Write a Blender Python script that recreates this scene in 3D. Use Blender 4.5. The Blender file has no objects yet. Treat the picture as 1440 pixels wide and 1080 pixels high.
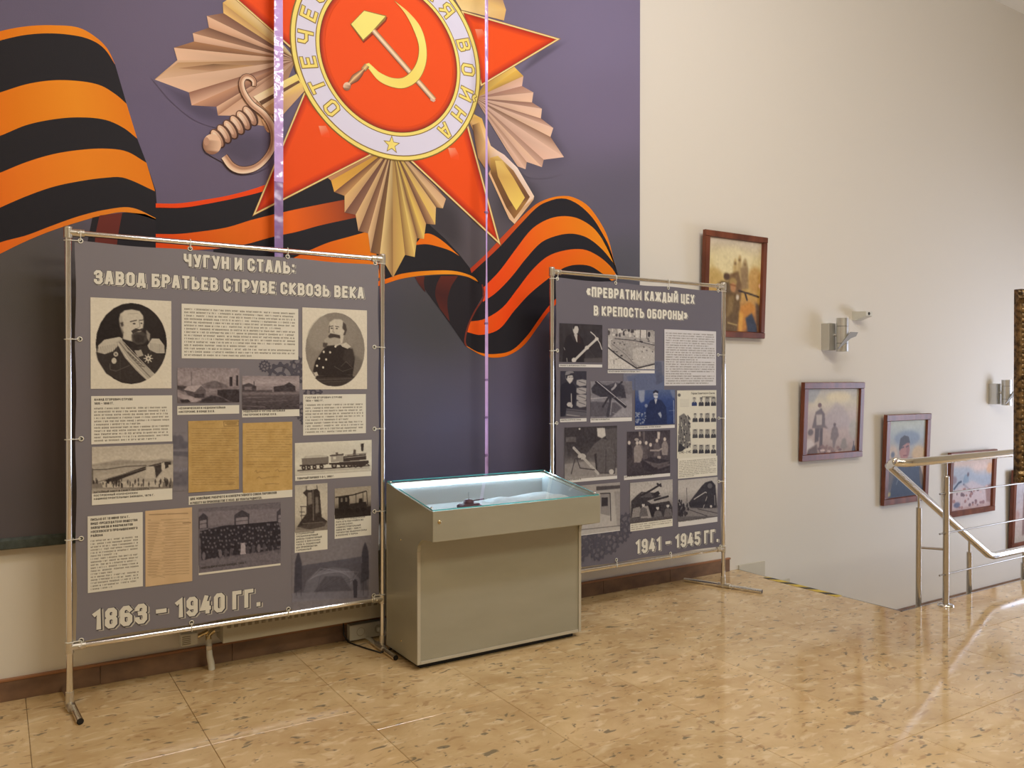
import bpy, bmesh, math, random
import numpy as np
from mathutils import Vector, geometry
random.seed(7); rng = np.random.default_rng(7)
sc = bpy.context.scene; COL = sc.collection
R = math.radians
# ------------------------------------------------------------ camera, world, lights
FPX = 1145.0; EYE = 1.43; AZ = R(57.6); PITCH = R(0.35)
fw = np.array([math.cos(AZ)*math.cos(PITCH), math.sin(AZ)*math.cos(PITCH), -math.sin(PITCH)])
rt = np.array([math.sin(AZ), -math.cos(AZ), 0.0]); upv = np.cross(rt, fw); CAM = np.array([0, 0, EYE])
cd = bpy.data.cameras.new('camera'); cam = bpy.data.objects.new('camera', cd); COL.objects.link(cam)
cd.sensor_width = 36; cd.lens = FPX/1440*36; cd.clip_start = 0.05
cam.location = (0, 0, EYE); cam.rotation_euler = (R(90)-PITCH, 0, AZ-R(90)); sc.camera = cam
w = bpy.data.worlds.new('world'); sc.world = w; w.use_nodes = True
w.node_tree.nodes['Background'].inputs[0].default_value = (0.9, 0.85, 0.75, 1)
w.node_tree.nodes['Background'].inputs[1].default_value = 0.15
def area(name, loc, target, sx, sy, rgb, spread=180):
    l = bpy.data.lights.new(name, 'AREA'); l.shape = 'RECTANGLE'; l.size = sx; l.size_y = sy; p = max(rgb)
    l.energy = p; l.color = [c/max(p, 1e-6) for c in rgb]; l.spread = R(spread)
    o = bpy.data.objects.new(name, l); COL.objects.link(o); o.location = loc
    o.rotation_euler = (Vector(target)-Vector(loc)).to_track_quat('-Z', 'Y').to_euler(); return o
LIGHTS = [('mural_wash_light', (2.6, 0.9, 5.0), (2.8, 4.25, 2.8), 3.0, .5, (88, 86, 90)),
 ('left_ceiling_light', (-1.6, 0.2, 5.0), (-1.0, 2.5, 0), 1.6, 1.0, (46, 35, 19)),
 ('hall_ceiling_light', (3.4, -1.8, 5.0), (3.4, 0.5, 0), 3.0, 1.2, (166, 155, 120)),
 ('stair_window_daylight', (9.9, 1.7, 0.7), (6.4, 3.9, 0.0), 1.8, 1.8, (80, 92, 122))]
for L_ in LIGHTS: area(*L_)
sc.view_settings.view_transform = 'Standard'; sc.view_settings.look = 'None'
sc.view_settings.gamma = 1; sc.view_settings.exposure = -0.07; sc.view_settings.use_curve_mapping = False
# ------------------------------------------------------------ projection helpers (pixel of the photo -> point on a real plane)
def ray(px, py): return fw+rt*(px-720)/FPX+upv*(540-py)/FPX
def onY(px, py, Y): d = ray(px, py); return CAM+d*(Y/d[1])
def onX(px, py, X): d = ray(px, py); return CAM+d*(X/d[0])
def onZ(px, py, Z): d = ray(px, py); return CAM+d*((Z-EYE)/d[2])
# ------------------------------------------------------------ colour
KL = (0.95, 0.87, 0.72)
def s2l(v): v = v/255.0; return v/12.92 if v <= 0.04045 else ((v+0.055)/1.055)**2.4
def A(r, g, b, k=KL, g_=1.0): return tuple(min(0.92, s2l(c)*g_/kk) for c, kk in zip((r, g, b), k))
def mixc(a, b, t): return tuple(x+(y-x)*t for x, y in zip(a, b))
# ------------------------------------------------------------ materials
def mat(name, col=(.5, .5, .5), rough=.5, metal=0, spec=.5, emit=None, es=0, coat=0):
    m = bpy.data.materials.new(name); m.use_nodes = True; b = m.node_tree.nodes['Principled BSDF']
    b.inputs['Base Color'].default_value = (*col, 1); b.inputs['Roughness'].default_value = rough
    b.inputs['Metallic'].default_value = metal; b.inputs['Specular IOR Level'].default_value = spec
    b.inputs['Coat Weight'].default_value = coat
    if emit: b.inputs['Emission Color'].default_value = (*emit, 1); b.inputs['Emission Strength'].default_value = es
    return m
def nd(m, t, **kw):
    n = m.node_tree.nodes.new(t)
    for k, v in kw.items():
        if k.startswith('_'): setattr(n, k[1:], v)
        else: n.inputs[k.replace('__', ' ')].default_value = v
    return n
def lk(m, a, b): m.node_tree.links.new(a, b)
def bsdf(m): return m.node_tree.nodes['Principled BSDF']
def vcol_mat(name, rough=.6, spec=.25, bump=0, scale=300):
    m = mat(name, rough=rough, spec=spec); a = nd(m, 'ShaderNodeAttribute', _attribute_name='Col')
    lk(m, a.outputs['Color'], bsdf(m).inputs['Base Color'])
    if bump: add_bump(m, scale, bump)
    return m
def add_bump(m, scale, strength, dist=.002, stretch=None, detail=2):
    g = nd(m, 'ShaderNodeNewGeometry'); n = nd(m, 'ShaderNodeTexNoise', Scale=scale, Detail=detail)
    if stretch:
        mp = nd(m, 'ShaderNodeMapping'); mp.inputs['Scale'].default_value = stretch
        lk(m, g.outputs['Position'], mp.inputs['Vector']); lk(m, mp.outputs[0], n.inputs['Vector'])
    else: lk(m, g.outputs['Position'], n.inputs['Vector'])
    b = nd(m, 'ShaderNodeBump', Strength=strength, Distance=dist)
    lk(m, n.outputs[0], b.inputs['Height']); lk(m, b.outputs[0], bsdf(m).inputs['Normal'])
def noisy(name, c1, c2, scale, rough=.5, metal=0, spec=.5, stretch=(1, 1, 1), detail=4, bump=0, coat=0):
    m = mat(name, c1, rough, metal, spec, coat=coat); g = nd(m, 'ShaderNodeNewGeometry'); mp = nd(m, 'ShaderNodeMapping')
    mp.inputs['Scale'].default_value = stretch; n = nd(m, 'ShaderNodeTexNoise', Scale=scale, Detail=detail)
    r = nd(m, 'ShaderNodeValToRGB'); e = r.color_ramp.elements
    e[0].position = .35; e[1].position = .65; e[0].color = (*c1, 1); e[1].color = (*c2, 1)
    lk(m, g.outputs['Position'], mp.inputs[0]); lk(m, mp.outputs[0], n.inputs['Vector'])
    lk(m, n.outputs[0], r.inputs[0]); lk(m, r.outputs[0], bsdf(m).inputs['Base Color'])
    if bump:
        b = nd(m, 'ShaderNodeBump', Strength=bump, Distance=.003); lk(m, n.outputs[0], b.inputs['Height']); lk(m, b.outputs[0], bsdf(m).inputs['Normal'])
    return m
def marble():
    m = mat('floor_marble', rough=.09, spec=.5); b = bsdf(m)
    g = nd(m, 'ShaderNodeNewGeometry'); oi = nd(m, 'ShaderNodeObjectInfo')
    wn = nd(m, 'ShaderNodeTexNoise', Scale=2.2, Detail=3); lk(m, g.outputs['Position'], wn.inputs['Vector'])
    wm = nd(m, 'ShaderNodeVectorMath', _operation='MULTIPLY_ADD'); wm.inputs[1].default_value = (.22, .22, 0)
    lk(m, wn.outputs['Color'], wm.inputs[0]); lk(m, g.outputs['Position'], wm.inputs[2])
    n1 = nd(m, 'ShaderNodeTexNoise', Scale=3.5, Detail=6, Roughness=.62); lk(m, wm.outputs[0], n1.inputs['Vector'])
    r1 = nd(m, 'ShaderNodeValToRGB'); e = r1.color_ramp.elements
    e[0].position = .3; e[1].position = .7; e[0].color = (*A(190, 152, 98), 1); e[1].color = (*A(220, 186, 132), 1)
    lk(m, n1.outputs[0], r1.inputs[0])
    def flecks(scale, ang, stretch, lo, hi, col, prev, fac):
        mp = nd(m, 'ShaderNodeMapping'); mp.inputs['Rotation'].default_value = (0, 0, ang); mp.inputs['Scale'].default_value = (stretch, 1, 1)
        lk(m, wm.outputs[0], mp.inputs[0]); n = nd(m, 'ShaderNodeTexNoise', Scale=scale, Detail=2.5, Roughness=.55, Distortion=.4); lk(m, mp.outputs[0], n.inputs['Vector'])
        mr = nd(m, 'ShaderNodeMapRange'); mr.inputs['From Min'].default_value = lo; mr.inputs['From Max'].default_value = hi; mr.inputs['To Max'].default_value = fac
        lk(m, n.outputs[0], mr.inputs[0]); mx = nd(m, 'ShaderNodeMix', _data_type='RGBA'); lk(m, mr.outputs[0], mx.inputs[0]); lk(m, prev, mx.inputs[6])
        mx.inputs[7].default_value = (*col, 1); return mx.outputs[2]
    o = flecks(22, .5, .45, .56, .68, A(232, 204, 154), r1.outputs[0], .6)
    o = flecks(24, -.5, .5, .61, .68, A(164, 124, 78), o, .6)
    o = flecks(26, .3, .5, .632, .685, A(112, 100, 76), o, .8)
    o = flecks(34, 1.1, .5, .655, .71, A(104, 94, 74), o, .8)
    hv = nd(m, 'ShaderNodeHueSaturation'); mr = nd(m, 'ShaderNodeMapRange'); mr.inputs['To Min'].default_value = .93; mr.inputs['To Max'].default_value = 1.05
    lk(m, oi.outputs['Random'], mr.inputs[0]); lk(m, mr.outputs[0], hv.inputs['Value']); lk(m, o, hv.inputs['Color']); lk(m, hv.outputs[0], b.inputs['Base Color'])
    n3 = nd(m, 'ShaderNodeTexNoise', Scale=9, Detail=2); lk(m, g.outputs['Position'], n3.inputs['Vector'])
    bp = nd(m, 'ShaderNodeBump', Strength=.06, Distance=.002); lk(m, n3.outputs[0], bp.inputs['Height']); lk(m, bp.outputs[0], b.inputs['Normal'])
    return m
def glass_mat(name, tint=(.95, .985, .985), rough=0.0):
    m = bpy.data.materials.new(name); m.use_nodes = True; t = m.node_tree; t.nodes.clear()
    o = t.nodes.new('ShaderNodeOutputMaterial'); a = t.nodes.new('ShaderNodeBsdfTransparent'); g = t.nodes.new('ShaderNodeBsdfGlossy')
    f = t.nodes.new('ShaderNodeLayerWeight'); p = t.nodes.new('ShaderNodeMath'); p.operation = 'POWER'; p.inputs[1].default_value = 4.5
    q = t.nodes.new('ShaderNodeMath'); q.operation = 'MULTIPLY_ADD'; q.inputs[1].default_value = .9; q.inputs[2].default_value = .05; mx = t.nodes.new('ShaderNodeMixShader')
    a.inputs[0].default_value = (*tint, 1); g.inputs['Roughness'].default_value = rough
    t.links.new(f.outputs['Facing'], p.inputs[0]); t.links.new(p.outputs[0], q.inputs[0]); t.links.new(q.outputs[0], mx.inputs[0]); t.links.new(a.outputs[0], mx.inputs[1]); t.links.new(g.outputs[0], mx.inputs[2]); t.links.new(mx.outputs[0], o.inputs[0])
    return m
M = {}
M['wall'] = mat('wall_paint', (.74, .70, .63), .75, spec=.2); add_bump(M['wall'], 55, .12, .002)
M['ceil'] = mat('ceiling_paint', (.88, .86, .80), .8, spec=.2)
M['floor'] = marble()
M['step'] = noisy('stair_stone', A(188, 170, 140), A(204, 190, 164), 8, .3)
M['base'] = noisy('baseboard_stone', A(104, 76, 56), A(132, 98, 70), 7, .32, stretch=(1, 1, 1.6), detail=8)
M['basecap'] = mat('baseboard_cap_wood', A(150, 100, 62), .45)
M['skirt'] = mat('stair_skirting', A(196, 182, 152), .5)
M['mural'] = vcol_mat('mural_print', .62, .25, .25, 420)
M['hem'] = noisy('mural_hem_fabric', A(44, 50, 44), A(66, 72, 62), 40, .6)
M['print'] = vcol_mat('banner_print', .48, .3)
M['vinyl'] = vcol_mat('banner_vinyl', .42, .35, .35, 6)
M['chrome'] = mat('chrome_pipe', (.86, .86, .86), .13, 1)
M['steel'] = mat('brushed_steel', (.62, .60, .57), .24, 1); add_bump(M['steel'], 60, .06, .001, (1, 1, .1))
M['rod'] = mat('thin_rod_steel', (.42, .40, .37), .3, .9)
M['sconce'] = mat('satin_aluminium', (.62, .62, .60), .36, .85)
M['blade'] = mat('matt_grey_blade', (.30, .29, .27), .6, .3)
M['clamp'] = mat('cast_clamp', (.70, .67, .60), .28, .9)
M['cord'] = mat('white_tie_cord', A(226, 216, 190), .6)
M['eye'] = mat('eyelet_metal', A(222, 212, 186), .35, .3)
M['black'] = mat('black_plastic', (.012, .011, .010), .5)
M['cabinet'] = noisy('cabinet_laminate', A(160, 151, 124), A(165, 156, 129), 3, .36, .25, .5, (1, 1, 3))
M['trayin'] = mat('tray_lining', (.42, .43, .43), .6)
M['edge'] = mat('cabinet_edge_band', A(182, 168, 138), .35)
M['plinth'] = mat('plinth_black', (.01, .009, .008), .6)
M['glass'] = glass_mat('case_glass')
M['glassedge'] = mat('glass_edge_teal', (.10, .52, .52), .15, emit=(.2, .9, .9), es=.0)
bsdf(M['glassedge']).inputs['Transmission Weight'].default_value = .35
M['led'] = mat('led_light', (1, 1, 1), emit=(.62, .84, 1.0), es=20)
M['ledtape'] = mat('led_tape', (.85, .9, .95), emit=(.62, .84, 1.0), es=26)
M['cloth'] = noisy('pale_cloth', (.62, .68, .72), (.74, .78, .80), 25, .8, bump=.3)
M['brass'] = mat('lock_metal', (.62, .50, .28), .25, 1)
M['rad'] = mat('radiator_enamel', A(176, 162, 132), .35)
M['slot'] = mat('radiator_slot', A(132, 118, 92), .6)
M['white'] = mat('white_plastic', A(206, 196, 170), .4)
M['wood'] = noisy('red_brown_wood', A(92, 48, 32), A(124, 68, 44), 12, .35, stretch=(1, 1, .25), detail=5, spec=.3)
M['wood2'] = noisy('easel_wood', A(120, 84, 52), A(142, 102, 66), 12, .5, stretch=(1, 1, .2))
M['ornate'] = noisy('antique_gilt', A(62, 46, 30), A(150, 118, 74), 60, .4, .5, bump=.9)
M['paint'] = vcol_mat('painting_surface', .5, .3, .3, 90)
M['tape'] = noisy('hazard_tape', A(205, 175, 60), A(205, 175, 60), 1, .5)
def hazard(m):
    g = nd(m, 'ShaderNodeNewGeometry'); s = nd(m, 'ShaderNodeSeparateXYZ'); lk(m, g.outputs['Position'], s.inputs[0])
    a = nd(m, 'ShaderNodeMath', _operation='ADD'); lk(m, s.outputs[0], a.inputs[0]); lk(m, s.outputs[1], a.inputs[1])
    f = nd(m, 'ShaderNodeMath', _operation='MODULO'); lk(m, a.outputs[0], f.inputs[0]); f.inputs[1].default_value = .16
    c = nd(m, 'ShaderNodeMath', _operation='GREATER_THAN'); lk(m, f.outputs[0], c.inputs[0]); c.inputs[1].default_value = .09
    mx = nd(m, 'ShaderNodeMix', _data_type='RGBA'); lk(m, c.outputs[0], mx.inputs[0]); mx.inputs[6].default_value = (*A(214, 180, 60), 1); mx.inputs[7].default_value = (.02, .02, .02, 1)
    lk(m, mx.outputs[2], bsdf(m).inputs['Base Color'])
hazard(M['tape'])
def lilac(name, col, rough, tr):
    m = mat(name, col, rough, spec=.9); b = bsdf(m); b.inputs['Transmission Weight'].default_value = 0
    t = m.node_tree; out = [n for n in t.nodes if n.type == 'OUTPUT_MATERIAL'][0]
    tp = nd(m, 'ShaderNodeBsdfTransparent'); tp.inputs[0].default_value = (.85, .7, .95, 1); mx = nd(m, 'ShaderNodeMixShader'); mx.inputs[0].default_value = tr
    lk(m, b.outputs[0], mx.inputs[1]); lk(m, tp.outputs[0], mx.inputs[2]); lk(m, mx.outputs[0], out.inputs[0])
    add_bump(m, 9, .9, .03, (1, 1, 1)); return m
M['lilac'] = lilac('glossy_lilac_film', A(206, 168, 220), .12, .03)
M['lilac2'] = lilac('dull_lilac_film', A(146, 114, 160), .3, .05)
# ------------------------------------------------------------ mesh builder
WLOC = {}
class MB:
    def __init__(s): s.v = []; s.f = []; s.c = []; s.mi = []; s.n = 0; s.sm = []
    def add(s, verts, faces, col=None, mi=0, smooth=False):
        vs = np.asarray(verts, float).reshape(-1, 3); s.v.append(vs)
        for f in faces: s.f.append(tuple(i+s.n for i in f)); s.mi.append(mi); s.sm.append(smooth)
        if col is not None:
            c = np.asarray(col, float)
            if c.ndim == 1: c = np.tile(c[:3], (len(vs), 1))
            s.c.append(c[:, :3])
        else: s.c.append(np.full((len(vs), 3), .5))
        s.n += len(vs); return s
    def box(s, a, b, col=None, mi=0):
        x0, y0, z0 = a; x1, y1, z1 = b
        s.add([(x0, y0, z0), (x1, y0, z0), (x1, y1, z0), (x0, y1, z0), (x0, y0, z1), (x1, y0, z1), (x1, y1, z1), (x0, y1, z1)],
              [(0, 3, 2, 1), (4, 5, 6, 7), (0, 1, 5, 4), (1, 2, 6, 5), (2, 3, 7, 6), (3, 0, 4, 7)], col, mi); return s
    def bbox(s, a, b, bev=.003, mi=0, seg=1):
        bm = bmesh.new(); bmesh.ops.create_cube(bm, size=1)
        for v in bm.verts: v.co = Vector([(a[i]+b[i])/2+v.co[i]*(b[i]-a[i]) for i in range(3)])
        bmesh.ops.bevel(bm, geom=bm.edges[:], offset=bev, segments=seg, affect='EDGES', profile=.5)
        bm.verts.index_update(); s.add([v.co[:] for v in bm.verts], [tuple(v.index for v in f.verts) for f in bm.faces], mi=mi); bm.free(); return s
    def prism(s, prof, x0, x1, axis=0, mi=0):
        n = len(prof); vs = []
        for x in (x0, x1):
            for p in prof:
                vs.append((x, p[0], p[1]) if axis == 0 else (p[0], x, p[1]) if axis == 1 else (p[0], p[1], x))
        fs = [tuple((i, (i+1) % n, n+(i+1) % n, n+i)) for i in range(n)]
        tri = geometry.tessellate_polygon([[Vector((p[0], p[1], 0)) for p in prof]])
        fs += [t for t in tri]+[tuple(i+n for i in reversed(t)) for t in tri]
        s.add(vs, fs, mi=mi); return s
    def tube(s, pts, r, n=12, mi=0, cap=True, hollow=False):
        P = [Vector(p) for p in pts]; rs = r if isinstance(r, (list, tuple)) else [r]*len(P); vs = []; fs = []; prev = None
        for i, p in enumerate(P):
            if i == 0: d = P[1]-P[0]
            elif i == len(P)-1: d = P[-1]-P[-2]
            else: d = (P[i]-P[i-1]).normalized()+(P[i+1]-P[i]).normalized()
            d.normalize()
            if prev is None:
                a = Vector((0, 0, 1)) if abs(d.z) < .9 else Vector((1, 0, 0)); u = d.cross(a).normalized()
            else: u = (prev-d*prev.dot(d)).normalized()
            prev = u; v = d.cross(u)
            k = 1.0
            if 0 < i < len(P)-1:
                cs = (P[i]-P[i-1]).normalized().dot(d); k = 1/max(.5, cs)
            for j in range(n):
                t = 2*math.pi*j/n; vs.append((p+(u*math.cos(t)+v*math.sin(t))*rs[i])[:])
        for i in range(len(P)-1):
            for j in range(n): fs.append((i*n+j, i*n+(j+1) % n, (i+1)*n+(j+1) % n, (i+1)*n+j))
        s.add(vs, fs, mi=mi, smooth=True)
        if cap:
            s.add(vs[:n], [tuple(range(n))[::-1]], mi=mi); s.add(vs[-n:], [tuple(range(n))], mi=mi)
        return s
    def lathe(s, c, prof, n=16, mi=0, axis='z'):
        vs = []; fs = []
        for r, h in prof:
            for j in range(n):
                t = 2*math.pi*j/n; a, b = r*math.cos(t), r*math.sin(t)
                q = (a, b, h) if axis == 'z' else (a, h, b) if axis == 'y' else (h, a, b)
                vs.append((c[0]+q[0], c[1]+q[1], c[2]+q[2]))
        for i in range(len(prof)-1):
            for j in range(n): fs.append((i*n+j, i*n+(j+1) % n, (i+1)*n+(j+1) % n, (i+1)*n+j))
        s.add(vs, fs, mi=mi, smooth=True); return s
    def build(s, name, mats, parent=None, colors=False):
        me = bpy.data.meshes.new(name); off = np.array(WLOC.get(parent.name, (0, 0, 0))) if parent else np.zeros(3)
        V = np.concatenate(s.v)-off
        me.from_pydata(V.tolist(), [], s.f)
        if not isinstance(mats, (list, tuple)): mats = [mats]
        for m in mats: me.materials.append(m)
        me.polygons.foreach_set('material_index', s.mi); me.polygons.foreach_set('use_smooth', s.sm)
        if colors:
            at = me.color_attributes.new('Col', 'FLOAT_COLOR', 'POINT'); C4 = np.ones((s.n, 4), np.float32); C4[:, :3] = np.concatenate(s.c)
            at.data.foreach_set('color', C4.ravel())
        me.update(); o = bpy.data.objects.new(name, me); COL.objects.link(o)
        if parent: o.parent = parent; WLOC[o.name] = off
        else: WLOC[o.name] = (0, 0, 0)
        return o
def tag(o, label=None, cat=None, group=None, kind=None):
    if label: o['label'] = label
    if cat: o['category'] = cat
    if group: o['group'] = group
    if kind: o['kind'] = kind
    return o
def empty(name, loc, label, cat, group=None):
    o = bpy.data.objects.new(name, None); COL.objects.link(o); o.location = loc; o.empty_display_size = .1
    WLOC[o.name] = tuple(loc); return tag(o, label, cat, group)
def struct(o, label=None): return tag(o, label, kind='structure')
# ------------------------------------------------------------ flat print helpers (plane facing -Y; 2D = x,z)
def poly_tris(pts): return geometry.tessellate_polygon([[Vector((p[0], p[1], 0)) for p in pts]])
def smooth(pts, n=48, closed=False):
    P = np.array(pts, float); m = len(P)
    d = np.concatenate([[0], np.cumsum(np.linalg.norm(np.diff(P, axis=0), axis=1))]); t = np.linspace(0, d[-1], n); out = []
    for q in t:
        i = min(max(np.searchsorted(d, q)-1, 0), m-2); h = d[i+1]-d[i]; u = (q-d[i])/h
        m0 = (P[i+1]-P[i-1])/(d[i+1]-d[i-1])*h if i > 0 else P[i+1]-P[i]
        m1 = (P[i+2]-P[i])/(d[i+2]-d[i])*h if i+2 < m else P[i+1]-P[i]
        out.append((2*u**3-3*u**2+1)*P[i]+(u**3-2*u**2+u)*m0+(-2*u**3+3*u**2)*P[i+1]+(u**3-u**2)*m1)
    return [tuple(o) for o in out]
class Flat:
    """layered flat print on a plane y=Y; dx() maps photo pixels to the plane"""
    def __init__(s, Y, step=.00012, px=True): s.Y = Y; s.y = Y; s.step = step; s.mb = MB(); s.px = px
    def up(s, k=1): s.y -= s.step*k
    def m(s, p):
        if s.px: q = onY(p[0], p[1], s.Y); return (q[0], s.y, q[2])
        return (p[0], s.y, p[1])
    def poly(s, pts, col):
        W = [s.m(p) for p in pts]; c = col if hasattr(col[0], '__len__') else [col]*len(pts)
        s.mb.add(W, [t for t in poly_tris([(a[0], a[2]) for a in W])], c)
    def strip(s, Aa, Bb, cols, n=48, colsB=None, sm=True):
        a = smooth(Aa, n) if sm else Aa; b = smooth(Bb, n) if sm else Bb; n = len(a)
        def cc(cs): return [mixc(cs[min(int(i/(n-1)*(len(cs)-1)), len(cs)-2)], cs[min(int(i/(n-1)*(len(cs)-1)), len(cs)-2)+1], (i/(n-1)*(len(cs)-1)) % 1 if i < n-1 else 1) for i in range(n)]
        c1 = cc(cols); c2 = cc(colsB) if colsB else c1
        s.mb.add([s.m(p) for p in a]+[s.m(p) for p in b], [(i, i+1, n+i+1, n+i) for i in range(n-1)], c1+c2)
    def line(s, pts, wd, col, sm=0, prof=None):
        P = smooth(pts, sm) if sm else pts; P = np.array(P, float); n = len(P); d = np.gradient(P, axis=0); d /= np.linalg.norm(d, axis=1)[:, None]+1e-9
        nn = np.stack([-d[:, 1], d[:, 0]], 1); ws = np.array([wd]*n if not hasattr(wd, '__len__') else np.interp(np.linspace(0, 1, n), np.linspace(0, 1, len(wd)), wd))[:, None]/2
        prof = prof or [(-1, col), (1, col)]; k = len(prof); V = []; Cc = []
        for i in range(n):
            for u, c in prof: V.append(s.m(P[i]+nn[i]*ws[i]*u)); Cc.append(c)
        s.mb.add(V, [(i*k+j, i*k+j+1, (i+1)*k+j+1, (i+1)*k+j) for i in range(n-1) for j in range(k-1)], Cc)
    def soft(s, pts, d, cin, bgf):
        """dark soft-edged printed patch: inside colour fading to the print colour around it"""
        P = np.array(pts, float); c = P.mean(0); P = np.array(smooth([tuple(p) for p in P]+[tuple(P[0])], 40)[:-1]); n = len(P); K = 6; V = []; Cc = []; Fs = []
        for k in range(K+1):
            u = k/K; sc_ = .35+(1+d*1.6-.35)*u; a_ = cin*(1-u*u*(3-2*u))
            for p in P: q = c+(p-c)*sc_; V.append(s.m(q)); Cc.append(mixc(bgf(*q), (0, 0, 0), a_))
        for k in range(K): Fs += [(k*n+i, k*n+(i+1) % n, (k+1)*n+(i+1) % n, (k+1)*n+i) for i in range(n)]
        V.append(s.m(c)); Cc.append(mixc(bgf(*c), (0, 0, 0), cin)); Fs += [(i, (i+1) % n, (K+1)*n) for i in range(n)]
        s.mb.add(V, Fs, Cc); s.up()
    def inset(s, pts, d, ce, ci):
        """polygon with edge colour ce fading to ci at distance d inside"""
        P = [np.array(p, float) for p in pts]; n = len(P); ar = sum(P[i][0]*P[(i+1) % n][1]-P[(i+1) % n][0]*P[i][1] for i in range(n)); sg = 1 if ar > 0 else -1; I = []
        for i in range(n):
            e1 = P[i]-P[i-1]; e2 = P[(i+1) % n]-P[i]; e1 /= np.linalg.norm(e1); e2 /= np.linalg.norm(e2)
            n1 = np.array([-e1[1], e1[0]])*sg; n2 = np.array([-e2[1], e2[0]])*sg; b = n1+n2; L = np.linalg.norm(b)
            b = b/L; I.append(P[i]+b*d/max(.3, b@n1))
        s.mb.add([s.m(p) for p in P]+[s.m(p) for p in I], [(i, (i+1) % n, n+(i+1) % n, n+i) for i in range(n)], [ce]*n+[ci]*n)
        s.poly([tuple(p) for p in I], ci)
_tc = {}
def text_geo(st, off=0.0, res=2):
    k = (st, off, res)
    if k in _tc: return _tc[k]
    cu = bpy.data.curves.new('t', 'FONT'); cu.body = st; cu.offset = off; cu.resolution_u = res; cu.fill_mode = 'BOTH' if hasattr(cu, 'fill_mode') else 0
    o = bpy.data.objects.new('t', cu); COL.objects.link(o); dg = bpy.context.evaluated_depsgraph_get()
    me = bpy.data.meshes.new_from_object(o.evaluated_get(dg)); n = len(me.vertices); co = np.zeros(n*3, np.float32); me.vertices.foreach_get('co', co); co = co.reshape(-1, 3)[:, :2].astype(float)
    fs = [tuple(p.vertices) for p in me.polygons]; bpy.data.objects.remove(o); bpy.data.curves.remove(cu); bpy.data.meshes.remove(me)
    _tc[k] = (co, fs); return _tc[k]
CAPH = float(text_geo('Н')[0][:, 1].max())
def put_text(mb, st, x0, x1, zb, zh, y, col, off=0.0, res=2, zb1=None, dx=0, dz=0):
    ref, _ = text_geo(st, 0.0, res); co, fs = text_geo(st, off, res)
    a, b = ref[:, 0].min(), ref[:, 0].max(); sx = (x1-x0)/(b-a)
    X = x0+(co[:, 0]-a)*sx+dx; Z = zb+co[:, 1]/CAPH*zh+dz
    mb.add(np.stack([X, np.full(len(X), y), Z], 1), fs, col)
def microtext(mb, x0, z1, x1, z0, lines, y, col, seed=0, last=.6, fill=.62):
    """rows of tiny letter-like marks for print too small to read"""
    rr = random.Random(seed); lh = (z1-z0)/lines; V = []; Fs = []
    def q(a, b, c, d):
        i = len(V); V.extend([(a, y, c), (b, y, c), (b, y, d), (a, y, d)]); Fs.append((i, i+1, i+2, i+3))
    cw = lh*.52
    for k in range(lines):
        zb = z1-(k+1)*lh+lh*.22; h = lh*.5; x = x0; end = x1 if (k+1) % 6 and k < lines-1 else x0+(x1-x0)*rr.uniform(.4, .9)
        while x < end-cw:
            wl = rr.randint(3, 10)
            for _ in range(wl):
                if x > end-cw: break
                g = rr.random(); wd = cw*.7; st = cw*.2
                q(x, x+st, zb, zb+h)
                if g < .75: q(x+wd-st, x+wd, zb, zb+h)
                if g < .5: q(x+st, x+wd-st, zb+h*.42, zb+h*.6)
                elif g < .85: q(x+st, x+wd-st, zb+h*.82, zb+h)
                if g > .3 and g < .6: q(x+st, x+wd-st, zb, zb+h*.18)
                x += cw
            x += cw*.7
    mb.add(V, Fs, col)

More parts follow.
